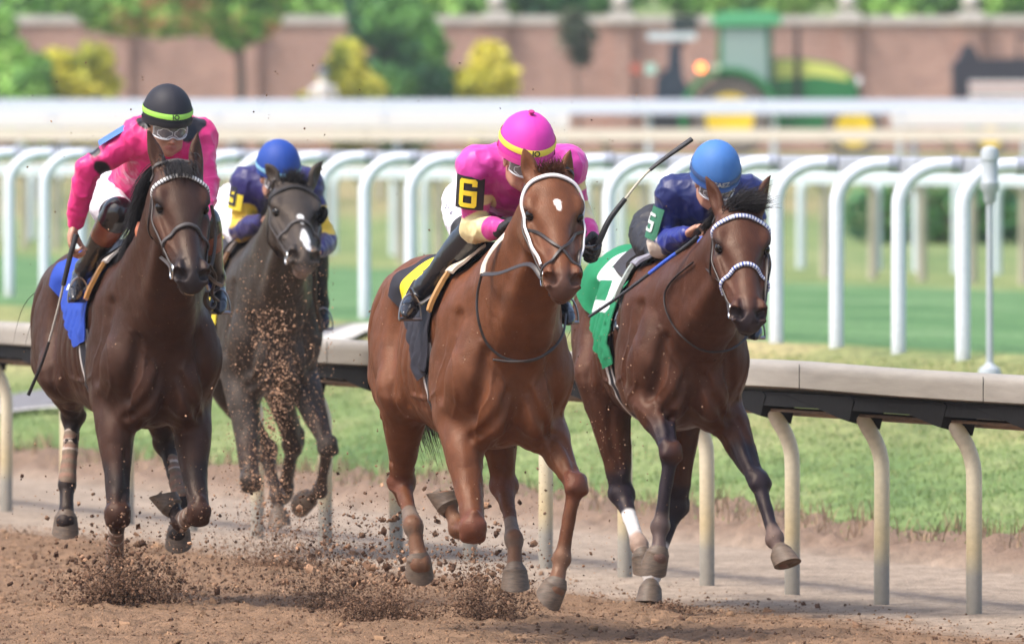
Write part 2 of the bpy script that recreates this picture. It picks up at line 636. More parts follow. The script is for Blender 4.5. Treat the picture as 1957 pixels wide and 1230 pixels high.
def hoof_mesh(F, Hc, toe, size=1.0, name='hoof', parent=None, mat=None, pitch=0.0):
    ax = nrm(np.array(Hc) - F); toe = nrm(perp(toe, ax)); lat = np.cross(ax, toe)
    c00 = np.array(Hc) - ax * .036 * size
    p_ = R(pitch); ax, toe = ax * math.cos(p_) - toe * math.sin(p_), toe * math.cos(p_) + ax * math.sin(p_)
    c0 = c00 - toe * .012 * math.sin(p_) - ax * .004
    mb = MB()
    rows = []
    prof = [(-.42, .70, 0), (-.22, .88, 0), (-.08, .98, 0), (-.02, 1.02, 0), (.02, 1.0, 0), (.25, 1.06, .25), (.6, 1.12, .6), (.92, 1.17, .92), (1.0, 1.18, 1.0), (1.0, 1.02, 1.0), (.93, .9, .93), (.9, .02, .9)]
    for t, s_, tt in prof:
        row = []
        for k in range(28):
            a = 2 * math.pi * k / 28
            ca, sa = math.cos(a), math.sin(a)
            sh = 1.0 + (.10 * ca if ca > 0 else -.04 * ca)
            hh = t * size * (.036 + .052 * (1 + ca) * .5)
            p = c0 + ax * hh + toe * (ca * .044 * s_ * sh * size + tt * .004 * size) + lat * sa * .047 * s_ * size
            row.append(p)
        rows.append(row)
    mb.quadgrid(np.array(rows), closed_v=True)
    b = root_off(parent)
    ob = mb.build(name, mat, parent, off=b, sharp=50)
    return ob

def tube_between(mb, pts, r, n=8, **k):
    mb.tube(pts, r, n, **k)

def hair_mesh(name, strands, mat, parent, off, width=.0022, taper=.15):
    """strands: list of (k,3) arrays -> thin three-sided strands in one mesh"""
    Vs, Fs = [], []
    b = 0
    rng = np.random.RandomState(len(strands))
    for S in strands:
        m = len(S)
        t = np.gradient(S, axis=0)
        t /= np.maximum(np.linalg.norm(t, axis=1, keepdims=True), 1e-9)
        ref = nrm(rng.randn(3))
        x = np.cross(t, ref); x /= np.maximum(np.linalg.norm(x, axis=1, keepdims=True), 1e-9)
        y = np.cross(t, x)
        w = width * (1 - (1 - taper) * np.linspace(0, 1, m) ** 1.5)[:, None] * rng.uniform(.6, 1.5)
        ring = np.stack([S + x * w, S + (-.5 * x + .87 * y) * w, S + (-.5 * x - .87 * y) * w], 1)
        Vs.append(ring.reshape(-1, 3))
        for i in range(m - 1):
            for k in range(3):
                k2 = (k + 1) % 3
                Fs.append((b + i * 3 + k, b + i * 3 + k2, b + i * 3 + 3 + k2, b + i * 3 + 3 + k))
        b += m * 3
    V = np.vstack(Vs) - off
    return np_mesh(name, V, np.array(Fs), mat, parent)

def grow(root, d0, L, g, rng, n=7, wave=.12, surf=None):
    """one strand: starts along d0, bent by g (vector) with length"""
    P = [np.array(root)]
    d = nrm(d0)
    w = rng.randn(3) * wave
    for i in range(n - 1):
        d = nrm(d + np.asarray(g) * (1.0 / n) + w * math.sin(i * 1.7) * .5 + rng.randn(3) * wave * .25)
        P.append(P[-1] + d * L / (n - 1))
    return np.array(P)

COAT = {}
def coat_mat(name, rough=.42):
    m = nmat(name, attr=True, rough=.5, var=.20, nscale=16, bump=.45, bscale=170, spec=.28, bdist=.004)
    N, L = m.node_tree.nodes, m.node_tree.links
    p = N['Principled BSDF']
    p.inputs['Specular Tint'].default_value = (1.0, .80, .66, 1)
    tc = N.new('ShaderNodeTexCoord'); n = N.new('ShaderNodeTexNoise'); n.inputs['Scale'].default_value = 6; n.inputs['Detail'].default_value = 8; n.inputs['Roughness'].default_value = .7
    L.new(tc.outputs['Object'], n.inputs['Vector'])
    mr = N.new('ShaderNodeMapRange'); mr.inputs['From Min'].default_value = .35; mr.inputs['From Max'].default_value = .65; mr.inputs['To Min'].default_value = .32; mr.inputs['To Max'].default_value = .62
    L.new(n.outputs['Fac'], mr.inputs['Value']); L.new(mr.outputs[0], p.inputs['Roughness'])
    return m

def strap(H, V, pts, width, thick, n_sub=6, lift=.002):
    """leather band over the head: pts (a, phi, extra) cast onto the hide; returns grid for MB"""
    Q = spline(np.array([list(p) + [0] * (3 - len(p)) for p in pts], float), n_sub)
    o = []; d = []
    for a, ph, ex in Q:
        r = R(ph)
        o.append(H(a, 0, -.095 + .02 * min(1, a / .5)))
        d.append(nrm(math.cos(r) * H.C + math.sin(r) * H.B))
    S = V.cast(np.array(o), np.array(d), .3, lift)
    S = S + np.array(d) * Q[:, 2:3]
    # smooth the path
    for _ in range(3):
        S[1:-1] = S[1:-1] * .5 + (S[:-2] + S[2:]) * .25
    return S, np.array(d)

def ribbon(mb, S, N, width, thick, cols=None, rnd=.35):
    """solid band of given width along path S with outward normals N"""
    m = len(S)
    T = np.gradient(S, axis=0); T /= np.maximum(np.linalg.norm(T, axis=1, keepdims=True), 1e-9)
    Nn = N - T * (N * T).sum(1, keepdims=True); Nn /= np.maximum(np.linalg.norm(Nn, axis=1, keepdims=True), 1e-9)
    W = np.cross(T, Nn)
    prof = [(-.5, 0), (-.5, .6), (-.5 + rnd * .4, 1), (.5 - rnd * .4, 1), (.5, .6), (.5, 0)]
    G = np.stack([S + W * width * p[0] + Nn * thick * p[1] for p in prof], 1)
    if cols is not None:
        cols = np.repeat(np.asarray(cols)[:, None, :], len(prof), 1)
    mb.quadgrid(G, closed_v=True, cols=cols)

def ring_pts(c, n, r, k=20):
    n = nrm(n); x = nrm(np.cross(n, [0.3, .2, 1])); y = np.cross(n, x)
    return [c + (x * math.cos(2 * math.pi * i / k) + y * math.sin(2 * math.pi * i / k)) * r for i in range(k + 1)]

def build_horse(fr, sp):
    """sculpts one racehorse; returns its root, volume and head frame"""
    h = sp.get('h', .0058)
    W = sp.get('wid', 1.0); zo = sp.get('zo', 0.0); uo = sp.get('uo', 0.0)
    J = lambda t: fr.J(*t)
    H = Head(J(sp['poll']), J(sp['nose']), sp.get('roll', 0))
    legs = {}
    for key, L in sp['legs'].items():
        legs[key] = [J(p) for p in L]
    allp = np.vstack([np.array(v) for v in legs.values()] + [H.P[None], H(.6, 0, -.1)[None]] + [J(t)[None] for e in sp['ears'] for t in e[:2]])
    lo = np.minimum(allp.min(0) - .1, [-1.42, -.42, .9]); hi = np.maximum(allp.max(0) + .08, [.4, .42, 1.7])
    V = Vol(lo, hi, h)
    def T(u, v, z):
        return (u + uo, v * W, z + zo)
    def E(c, r, k, M=None, sub=False):
        V.ell(T(*c), (r[0], r[1] * W, r[2]), k, M, sub)
    # trunk
    E((-.38, 0, 1.13), (.60, .262, .345), .05)
    E((.02, 0, 1.08), (.30, .235, .31), .10)
    E((-.10, 0, 1.36), (.34, .085, .16), .12)
    E((-.62, 0, 1.30), (.36, .20, .19), .10)
    E((-.66, 0, 1.08), (.38, .215, .21), .10)
    E((-.96, 0, 1.32), (.33, .215, .21), .12)
    E((-1.20, 0, 1.25), (.13, .10, .17), .08)
    for s_ in (-1, 1):
        E((.02, s_ * .16, 1.17), (.21, .09, .29), .10)          # shoulder blade
        E((.235, s_ * .16, 1.09), (.09, .08, .15), .09)           # point of shoulder
        E((.27, s_ * .085, .95), (.085, .088, .135), .035)          # breast muscle
        E((.16, s_ * .12, .85), (.10, .08, .09), .05)
        E((-.02, s_ * .19, 1.0), (.15, .07, .15), .05)              # triceps
        E((-.86, s_ * .185, 1.36), (.10, .055, .10), .06)            # point of hip
        E((-1.02, s_ * .145, 1.16), (.25, .115, .27), .07)           # haunch
        E((-1.20, s_ * .11, 1.10), (.10, .09, .24), .06)             # buttock
    # neck
    nb = sp.get('neck', [])
    n0 = np.array(T(.02, 0, 1.20)); n2 = H(.07, 0, -.14)
    n1 = lerp(n0, n2, .5) + np.array([.02, 0, -.035])
    P = [[*n0, .29], [*lerp(n0, n1, .55), .265], [*n1, .215], [*lerp(n1, n2, .55), .165], [*n2, .132]]
    V.chain(P, .07, (0, 1, 0), .66, 5)
    # windpipe and neck muscles
    th = H(.20, 0, -.20)
    for s_ in (-1, 1):
        V.chain([[*T(.25, s_ * .055, 1.10), .055], [*(lerp(T(.25, s_ * .055, 1.10), th, .5) + np.array([.0, s_ * .03, -.01])), .05], [*(th + np.array([0, s_ * .035, 0])), .035]], .035, sm=4)
        V.chain([[*T(.05, s_ * .15, 1.28), .10], [*(lerp(T(.05, s_ * .15, 1.28), n2, .5) + np.array([0, s_ * .0, -.02])), .07], [*(n2 + np.array([0, s_ * .045, .0])), .05]], .05, sm=4)
    # groove down the middle of the breast
    V.cap(T(.37, 0, 1.02), T(.32, 0, .86), .016, .022, .05, sub=True)
    sculpt_head(V, H)
    for (b, t, f) in sp['ears']:
        sculpt_ear(V, J(b), J(t), f, sp.get('earw', .035))
    # legs
    strokes = []
    LEG = {}
    for key, (K, F, Hf) in legs.items():
        s_ = -1 if key[-1] == 'R' else 1
        if key[0] == 'f':
            El = np.array(T(.03, s_ * .165, .90)) + np.array(sp.get('elb', {}).get(key, (0, 0, 0)))
            V.chain([[*T(.20, s_ * .17, 1.06), .10 * W], [*El, .095]], .06, sm=8)
            ax = nrm(K - El)
            flex = nrm(perp(nrm(El - K) + nrm(F - K) + np.array([-.35, 0, 0]), nrm(F - K)))
            fa = nrm(np.cross(ax, [1, 0, 0]) if abs(ax[0]) < .9 else [0, 1, 0])
            V.chain([[*El, .098], [*(lerp(El, K, .28) + np.array([.012, s_ * .008, 0])), .079], [*lerp(El, K, .6), .056], [*lerp(El, K, .88), .043], [*K, .044]], .025, sm=10)
            for q in (-1, 1):                                     # muscle bellies
                off = np.cross(ax, [0, 0, 1.0]) if abs(ax[2]) < .6 else np.array([0, 1.0, 0])
                V.cap(lerp(El, K, .12) + off * q * .035, lerp(El, K, .55) + off * q * .022, .05, .028, .02)
            side = nrm(np.cross(nrm(F - K), flex))
            kd = nrm(nrm(F - K) - nrm(El - K))      # along the joint
            V.ell(K - flex * .006, (.053, .047, .041), .018, np.array([kd, side, np.cross(kd, side)]))
            V.cap(K + side * .028 + kd * .022 - flex * .012, K - side * .028 + kd * .022 - flex * .012, .024, .024, .014)
            V.cap(K + side * .026 - kd * .028 - flex * .008, K - side * .026 - kd * .028 - flex * .008, .022, .022, .016)
            V.ell(K + flex * .034 - kd * .012, (.032, .022, .018), .02, np.array([kd, side, np.cross(kd, side)]))
            cr, top = .0285, lerp(K, F, .1)
        else:
            St = np.array(T(-.74, s_ * .195, 1.00)) + np.array(sp.get('stf', {}).get(key, (0, 0, 0)))
            Hp = np.array(T(-1.0, s_ * .125, 1.22))
            V.chain([[*Hp, .17 * W], [*lerp(Hp, St, .5), .15], [*St, .125]], .08, (0, 1, 0), .75, 10)
            V.chain([[*T(-1.18, s_ * .12, 1.05), .10], [*lerp(T(-1.18, s_ * .12, 1.05), lerp(St, K, .45), .5), .08], [*lerp(St, K, .45), .055]], .06, sm=10)
            ax = nrm(K - St)
            flex = nrm(perp(nrm(St - K) + nrm(F - K) + np.array([.35, 0, 0]), nrm(F - K)))   # towards the front
            V.chain([[*St, .118], [*lerp(St, K, .3), .092], [*lerp(St, K, .65), .062], [*lerp(St, K, .9), .045], [*K, .046]], .03, sm=10)
            side = nrm(np.cross(nrm(F - K), flex))
            kd = nrm(nrm(F - K) - nrm(St - K))
            V.ell(K, (.066, .043, .050), .02, np.array([kd, side, np.cross(kd, side)]))
            hk = K - flex * .046 - kd * .055                       # point of hock
            V.cap(hk, K - flex * .03 + kd * .05, .024, .022, .022)
            V.cap(hk, lerp(St, K, .45) - flex * .045, .016, .024, .018)
            V.cap(K + side * .026 + flex * .012, K - side * .026 + flex * .012, .03, .03, .018)
            flex = -flex; cr, top = .0305, lerp(K, F, .12)
        cd = nrm(F - K)
        V.chain([[*K, .040], [*lerp(K, F, .22), cr + .004], [*lerp(K, F, .6), cr], [*lerp(K, F, .9), cr + .004], [*F, .034]], .018, sm=8)
        V.cap(lerp(K, F, .12) + flex * .024, lerp(K, F, .92) + flex * .022, .015, .016, .012)
        pd = nrm(Hf - F)
        V.ell(F, (.040, .037, .038), .018, np.array([nrm(cd + pd), side, nrm(np.cross(nrm(cd + pd), side))]))
        fb = nrm(perp(flex, nrm(cd + pd)))
        V.ell(F + fb * .024 + pd * .004, (.028, .030, .022), .016, np.array([nrm(cd + pd), side, nrm(np.cross(nrm(cd + pd), side))]))
        co = Hf - pd * .034
        V.chain([[*F, .033], [*lerp(F, co, .5), .029], [*co, .037]], .016, sm=6)
        V.cap(co - pd * .004, co + pd * .014, .040, .043, .012)
        LEG[key] = dict(K=K, F=F, H=Hf, side=side, flex=flex, toe=-fb if key not in sp.get('toe', {}) else np.array(sp['toe'][key]), up=(El if key[0] == 'f' else St))
    # muscle relief: grooves, ribs, veins
    for s_ in (-1, 1):
        V.vein([T(.20, s_ * .24, 1.30), T(.17, s_ * .26, 1.12), T(.10, s_ * .27, .98)], .008, .05, sub=True)
        V.vein([T(.33, s_ * .13, 1.16), T(.33, s_ * .16, 1.02), T(.27, s_ * .19, .90)], .006, .045, sub=True)
        V.vein([T(.36, s_ * .03, 1.00), T(.35, s_ * .07, .93), T(.31, s_ * .13, .86), T(.22, s_ * .17, .82)], .011, .032, sub=True)
        V.vein([T(-.06, s_ * .27, 1.24), T(-.14, s_ * .27, 1.05), T(-.16, s_ * .25, .90)], .010, .06, sub=True)
        V.vein([T(-.72, s_ * .24, 1.34), T(-.74, s_ * .26, 1.18), T(-.66, s_ * .27, 1.0)], .018, .07, sub=True)
        V.vein([T(-.98, s_ * .24, 1.36), T(-1.06, s_ * .25, 1.18), T(-1.0, s_ * .26, .98)], .012, .05, sub=True)
        V.vein([T(-1.14, s_ * .2, 1.34), T(-1.2, s_ * .2, 1.15), T(-1.15, s_ * .2, .98)], .012, .05, sub=True)
        for r_ in range(5):
            V.vein([T(-.28 - .085 * r_, s_ * .27, 1.24), T(-.32 - .085 * r_, s_ * .28, 1.08), T(-.34 - .085 * r_, s_ * .24, .92)], .002, .03, sub=True)
        V.vein([T(.30, s_ * .10, 1.08), T(.33, s_ * .12, .98), T(.29, s_ * .15, .90), T(.24, s_ * .17, .82)], .006, .010, .1)
        V.vein([T(.26, s_ * .12, 1.2), T(.31, s_ * .09, 1.1), T(.34, s_ * .06, 1.0)], .005, .010, .1)
        V.vein([T(.18, s_ * .22, 1.22), T(.24, s_ * .22, 1.10), T(.24, s_ * .23, .98), T(.16, s_ * .24, .90)], .005, .010, .1)
        V.vein([T(.05, s_ * .26, 1.0), T(-.1, s_ * .27, .96), T(-.3, s_ * .27, .95), T(-.5, s_ * .26, .97)], .006, .012, .1)
        V.vein([T(.12, s_ * .27, 1.14), T(.06, s_ * .27, 1.04), T(.05, s_ * .26, .96)], .006, .010, .1)
    for key, l in LEG.items():
        K, F_, up, sd, fx = l['K'], l['F'], l['up'], l['side'], l['flex']
        for q in (-1, 1):
            V.vein([lerp(up, K, .25) + sd * q * .06, lerp(up, K, .5) + sd * q * .045 - fx * .02, lerp(up, K, .8) + sd * q * .04, K + sd * q * .045, lerp(K, F_, .2) + sd * q * .03], .0052, .010, .1)
            V.vein([lerp(K, F_, .15) + sd * q * .03 + fx * .014, lerp(K, F_, .5) + sd * q * .03 + fx * .012, lerp(K, F_, .9) + sd * q * .03 + fx * .012], .0045, .012, sub=True)
        V.vein([lerp(up, K, .35) - fx * .06, lerp(up, K, .6) - fx * .05 + sd * .01, lerp(up, K, .85) - fx * .045], .006, .03, sub=True)
    P, Fc = V.mesh(2)
    gN = V.grad(P)
    dsp = (vnoise(P, 7.0, 11, 2) - .5) * .013 + (vnoise(P * [1.0, 1.0, .4], 22.0, 5, 2) - .5) * .0055
    rg = 1 - np.abs(vnoise(P * [1.3, 1.3, .7], 9.0, 21, 2) - .5) * 7
    dsp = dsp - .0022 * np.clip(rg, 0, 1)
    hd = np.linalg.norm(P - H(.3, 0, -.08), axis=1)
    P = P + gN * (dsp * np.clip((hd - .25) / .2, .25, 1))[:, None]
    # colours
    C = np.tile(np.array(sp['coat'], float), (len(P), 1))
    nz = vnoise(P, 3.2, 1, 3)[:, None]
    C = C * (.78 + .5 * nz)
    C = paint(P, C, sp['paint'](H, LEG, T), 3)
    base = (0, 0, 0)
    root = fr.thing('racehorse', sp['label'], 'horse', base, 'racehorses galloping in the race')
    body = np_mesh('body', P, Fc, coat_mat('coat'), root, C)
    # specks of track dirt stuck to the front of the coat
    r_ = np.random.RandomState(len(P) % 97)
    cand = np.where((gN[:, 0] > .15) & (P[:, 2] < H.P[2] - .35))[0]
    wgt = np.clip(1.9 - P[cand, 2], .2, 2) * (.3 + vnoise(P[cand], 5, 77, 2) ** 3 * 4)
    ix = r_.choice(cand, sp.get('specks', 420), p=wgt / wgt.sum())
    S_ = .0011 * np.exp(np.abs(r_.randn(len(ix))) * .55)
    m_ = r_.rand(len(ix), 1) < .3
    clod_mesh('mud', P[ix], np.minimum(S_, .0045), np.where(m_, np.array([.05, .03, .02]), np.array([.36, .24, .16])) * r_.uniform(.7, 1.2, (len(ix), 1)), CM, 5).parent = root
    hm = nmat('hoof_horn', (.115, .080, .056), .6, var=.4, nscale=25, bump=.3, bscale=80, stretch=(1, 1, 4), bdist=.004)
    for key, l in LEG.items():
        hoof_mesh(l['F'], l['H'], l['toe'], name='hoof', parent=root, mat=sp.get('hoofmat', {}).get(key, hm), size=sp.get('hsize', 1.04), pitch=sp.get('pitch', {}).get(key, 0))
    em = nmat('horse_eye', (.006, .003, .002), .12, spec=.35, var=.2)
    for s_ in (-1, 1):
        mb = MB()
        prof = [(max(.0001, .0235 * math.sin(t)), .0235 * math.cos(t)) for t in np.linspace(0.02, math.pi - .02, 14)]
        mb.lathe(prof, c=tuple(H(.208, s_ * .0815, -.059)))
        mb.build('eye', em, root)
    if sp.get('teeth'):
        mb = MB(); mb.tube([H(.588, -.026, -.126), H(.600, -.012, -.128), H(.602, .012, -.128), H(.590, .026, -.126)], [.004, .0065, .0065, .004], 8)
        mb.build('teeth', nmat('teeth', (.52, .40, .26), .4, var=.3, nscale=90), root)
    return root, V, H, LEG, T
# ------------------------------------------------------------------ terrain
RD = np.array([-.2874, .9578]); RN = np.array([.9578, .2874]); RA = np.array([1.90, 57.0])   # the dirt rail runs along RD through RA
def rail_n(X, Y):
    return (X - RA[0]) * RN[0] + (Y - RA[1]) * RN[1]
def ground_z(X, Y):
    n = rail_n(X, Y)
    z1 = np.interp(n, [2.3, 2.9, 5.0, 7.5, 12, 28, 60], [0, .06, .34, .72, .66, .38, .40])
    z2 = np.interp(Y, [190, 215, 225, 235, 250, 262, 300, 330, 480, 900, 2500], [.4, .6, .87, 1.2, 1.5, 1.55, 1.6, 2.2, 14.0, 26, 26])
    t = np.clip((Y - 175) / 40, 0, 1)
    return z1 * (1 - t) + z2 * t

def grid_mesh(name, xs, ys, zf, mat, kind, keep=None):
    X, Y = np.meshgrid(xs, ys, indexing='ij')
    Z = zf(X, Y)
    V = np.stack([X, Y, Z], -1).reshape(-1, 3)
    nx, ny = len(xs), len(ys)
    i, j = np.meshgrid(np.arange(nx - 1), np.arange(ny - 1), indexing='ij')
    q = np.stack([i * ny + j, (i + 1) * ny + j, (i + 1) * ny + j + 1, i * ny + j + 1], -1).reshape(-1, 4)
    if keep is not None:
        K = keep(X, Y)
        kq = K[:-1, :-1] & K[1:, :-1] & K[:-1, 1:] & K[1:, 1:]
        q = q[kq.reshape(-1)]
        used = np.unique(q); mp = np.full(len(V), -1); mp[used] = np.arange(len(used))
        V = V[used]; q = mp[q]
    ob = np_mesh(name, V, q, mat)
    tag(ob, kind=kind)
    return ob

def grass_mat():
    m = bpy.data.materials.new('mown_grass'); m.use_nodes = True
    N, L = m.node_tree.nodes, m.node_tree.links
    p = N['Principled BSDF']; p.inputs['Roughness'].default_value = .85; p.inputs['Specular IOR Level'].default_value = .2
    tc = N.new('ShaderNodeTexCoord')
    def noise_(scale, stretch, det=4):
        mp = N.new('ShaderNodeMapping'); mp.inputs['Scale'].default_value = stretch
        L.new(tc.outputs['Object'], mp.inputs['Vector'])
        n = N.new('ShaderNodeTexNoise'); n.inputs['Scale'].default_value = scale; n.inputs['Detail'].default_value = det
        n.inputs['Roughness'].default_value = .6
        L.new(mp.outputs[0], n.inputs['Vector'])
        return n
    def ramp(src, stops):
        r = N.new('ShaderNodeValToRGB'); e = r.color_ramp.elements
        while len(e) < len(stops): e.new(.5)
        for k, (pos, c) in enumerate(stops):
            e[k].position = pos; e[k].color = (*c, 1)
        L.new(src, r.inputs[0]); return r
    a = noise_(.8, (1, .28, 1), 6)
    r1 = ramp(a.outputs['Fac'], [(.32, (.090, .152, .050)), (.5, (.155, .215, .075)), (.66, (.25, .275, .12))])
    b = noise_(22, (1, .25, 1), 5)
    r2 = ramp(b.outputs['Fac'], [(.3, (.62, .62, .60)), (.7, (1.35, 1.35, 1.3))])
    mx = N.new('ShaderNodeMix'); mx.data_type = 'RGBA'; mx.blend_type = 'MULTIPLY'; mx.inputs['Factor'].default_value = 1
    L.new(r1.outputs[0], mx.inputs['A']); L.new(r2.outputs[0], mx.inputs['B'])
    # stripes of mowing and dry verge by distance from the dirt rail
    at = N.new('ShaderNodeAttribute'); at.attribute_name = 'Col'
    mx2 = N.new('ShaderNodeMix'); mx2.data_type = 'RGBA'; mx2.blend_type = 'MULTIPLY'; mx2.inputs['Factor'].default_value = 1
    L.new(mx.outputs['Result'], mx2.inputs['A']); L.new(at.outputs['Color'], mx2.inputs['B'])
    L.new(mx2.outputs['Result'], p.inputs['Base Color'])
    bp = N.new('ShaderNodeBump'); bp.inputs['Strength'].default_value = .6; bp.inputs['Distance'].default_value = .03
    L.new(b.outputs['Fac'], bp.inputs['Height']); L.new(bp.outputs[0], p.inputs['Normal'])
    return m
GM = grass_mat()
def add_col(ob, f):
    me = ob.data
    V = np.empty(len(me.vertices) * 3, F32); me.vertices.foreach_get('co', V); V = V.reshape(-1, 3)
    at = me.color_attributes.new('Col', 'FLOAT_COLOR', 'POINT')
    c = np.ones((len(V), 4), F32); c[:, :3] = f(V)
    at.data.foreach_set('color', c.ravel())
def grass_tint(V):
    n = rail_n(V[:, 0], V[:, 1])
    w = vnoise(V * [1, .3, 1], .7, 4, 2) * 2.0 - 1
    n2 = n + w
    T = np.ones((len(V), 3))
    k = np.interp(n2, [4.6, 5.4, 7.3, 7.8], [0, 1, 1, 0])[:, None]      # dry strip beside the turf rail
    T = T * (1 - k) + np.array([1.5, 1.12, 1.3]) * k
    k = np.interp(n, [7.6, 8.2, 26, 28], [0, 1, 1, 0])[:, None]          # the turf course
    T = T * (1 - k) + np.array([.62, .92, 1.0]) * k
    k = np.interp(n, [27, 29, 31, 33], [0, 1, 1, 0])[:, None]
    T = T * (1 - k) + np.array([1.2, 1.1, 1.1]) * k
    k = np.interp(V[:, 1], [215, 222, 305, 320], [0, 1, 1, 0])[:, None]     # service road and far dirt by the wall
    T = T * (1 - k) + np.array([1.35, .95, 1.2]) * k
    return T
xs = np.concatenate([[-1500, -600, -200, -80, -40, -20, -12], np.arange(-8, 8.01, .1), [12, 20, 40, 80, 200, 600, 1500]])
ys = np.concatenate([[-60, 0, 30, 45], np.arange(50, 130, .2), np.arange(130, 320, 1.0), [325, 330, 345, 360, 400, 480, 600, 900, 1500, 2500]])
def zg(X, Y):
    z = ground_z(X, Y)
    n = rail_n(X, Y)
    P = np.stack([X, Y, X * 0], -1).reshape(-1, 3)
    w = (vnoise(P * [1, .5, 1], 1.1, 2, 3).reshape(X.shape) - .5)
    w2 = (vnoise(P * [1, .7, 1], 3.5, 7, 2).reshape(X.shape) - .5)
    k = np.clip((n - 2.2) / .5, 0, 1) * np.clip((9 - n) / 3, 0, 1)
    return z + w * .10 * k + w2 * .05 * k - .012 * (n < 2.3)
field = grid_mesh('ground', xs, ys, zg, GM, 'structure')
add_col(field, grass_tint)

def dirt_mat():
    m = bpy.data.materials.new('dirt'); m.use_nodes = True
    N, L = m.node_tree.nodes, m.node_tree.links
    p = N['Principled BSDF']; p.inputs['Roughness'].default_value = .95; p.inputs['Specular IOR Level'].default_value = .15
    tc = N.new('ShaderNodeTexCoord')
    def noise_(scale, stretch, det=5, rg=.6):
        mp = N.new('ShaderNodeMapping'); mp.inputs['Scale'].default_value = stretch
        L.new(tc.outputs['Object'], mp.inputs['Vector'])
        n = N.new('ShaderNodeTexNoise'); n.inputs['Scale'].default_value = scale; n.inputs['Detail'].default_value = det; n.inputs['Roughness'].default_value = rg
        L.new(mp.outputs[0], n.inputs['Vector']); return n
    at = N.new('ShaderNodeAttribute'); at.attribute_name = 'Col'
    a = noise_(14, (1, .25, 1), 6, .7)
    mr = N.new('ShaderNodeMapRange'); mr.inputs['From Min'].default_value = .3; mr.inputs['From Max'].default_value = .7
    mr.inputs['To Min'].default_value = .72; mr.inputs['To Max'].default_value = 1.25
    L.new(a.outputs['Fac'], mr.inputs['Value'])
    mx = N.new('ShaderNodeMix'); mx.data_type = 'RGBA'; mx.blend_type = 'MULTIPLY'; mx.inputs['Factor'].default_value = 1
    L.new(at.outputs['Color'], mx.inputs['A']); L.new(mr.outputs[0], mx.inputs['B'])
    L.new(mx.outputs['Result'], p.inputs['Base Color'])
    b = noise_(55, (1, .35, 1), 5, .65)
    bp = N.new('ShaderNodeBump'); bp.inputs['Strength'].default_value = .9; bp.inputs['Distance'].default_value = .03
    L.new(b.outputs['Fac'], bp.inputs['Height']); L.new(bp.outputs[0], p.inputs['Normal'])
    return m
DM = dirt_mat()
DIRT, DIRT_DRY, DIRT_WET = np.array([.245, .150, .090]), np.array([.35, .275, .212]), np.array([.095, .052, .036])
def zd(X, Y):
    n = rail_n(X, Y)
    P = np.stack([X, Y, X * 0], -1).reshape(-1, 3)
    rough = np.clip((-.8 - n) / .5, 0, 1)                       # harrowed cushion against the packed strip by the rail
    a = vnoise(P * [1, .35, 1], 9, 1, 3).reshape(X.shape) - .5
    b = vnoise(P * [1, .5, 1], 26, 5, 2).reshape(X.shape) - .5
    c = vnoise(P * [1, .4, 1], 2.2, 9, 2).reshape(X.shape) - .5
    z = .004 + rough * (.012 + a * .045 + np.maximum(b, .06) * .075 + c * .06) + (1 - rough) * (a * .012)
    e = np.clip((n - 1.9) / .35, 0, 1) * np.clip((2.75 - n) / .25, 0, 1)      # crumbling bank at the edge of the grass
    z = z + e * (.12 + c * .16 + a * .14)
    return z + np.clip((n - 2.3) * .1, 0, .05)
dxs = np.concatenate([[-40, -20, -10], np.arange(-6.5, 4.6, .024), [6, 10, 25]])
dys = np.concatenate([[0, 30, 48], np.arange(51.5, 70, .06), np.arange(70, 92, .15), np.arange(92, 260, 2)])
track = grid_mesh('dirt_track', dxs, dys, zd, DM, 'structure', keep=lambda X, Y: rail_n(X, Y) < 2.62)
def dirt_col(V):
    n = rail_n(V[:, 0], V[:, 1])
    w = vnoise(V * [1, .3, 0], 1.3, 8, 3)
    k = np.clip((n + .95 + (w - .5) * .9) / .5, 0, 1)[:, None]
    C = DIRT * (1 - k) + DIRT_DRY * k
    e = np.clip((n - 1.8) / .3, 0, 1)[:, None] * .75
    C = C * (1 - e) + np.array([.20, .125, .085]) * e
    d = vnoise(V * [1, .4, 1], 6, 3, 3)[:, None]
    d2 = np.clip((vnoise(V * [1, .45, 1], 24, 6, 2)[:, None] - .62) / .12, 0, 1) * (1 - k)
    return C * (.8 + .4 * d) * (1 - .45 * d2)
add_col(track, dirt_col)

# ------------------------------------------------------------------ clods and blades
def clod_mesh(name, P, S, C, mat, seed=1, kind='stuff', label=None, cat=None, flat=.8):
    """irregular little lumps at P with sizes S, one colour each"""
    rng = np.random.RandomState(seed)
    bv = np.array([(1, 1, 1), (-1, -1, 1), (-1, 1, -1), (1, -1, -1), (-1.1, .9, 1.0), (1.1, -.9, .9), (.9, 1, -1.1), (-1, -.8, -1.0)], float) * .58
    bf = np.array([(1, 5, 0, 4), (7, 3, 6, 2), (7, 1, 4, 2), (3, 5, 1, 7), (6, 0, 5, 3), (2, 4, 0, 6)])
    n = len(P)
    A = rng.randn(n, 3, 3)
    q, _ = np.linalg.qr(A)
    sc = rng.uniform(.45, 1.3, (n, 1, 3))
    v = bv[None] * sc * rng.uniform(.7, 1.25, (n, 8, 1))
    v = np.einsum('nij,nkj->nki', q, v) * S[:, None, None]
    V = (v + P[:, None]).reshape(-1, 3)
    Fc = (bf[None] + (np.arange(n) * 8)[:, None, None]).reshape(-1, 4)
    col = np.repeat(C, 8, 0)
    ob = np_mesh(name, V, Fc, mat, None, col, smooth=False)
    tag(ob, label, cat, kind=kind)
    return ob
CM = nmat('clod', attr=True, rough=.95, var=.25, nscale=60, spec=.1, bump=.5, bscale=120, bdist=.004)
rng = np.random.RandomState(5)
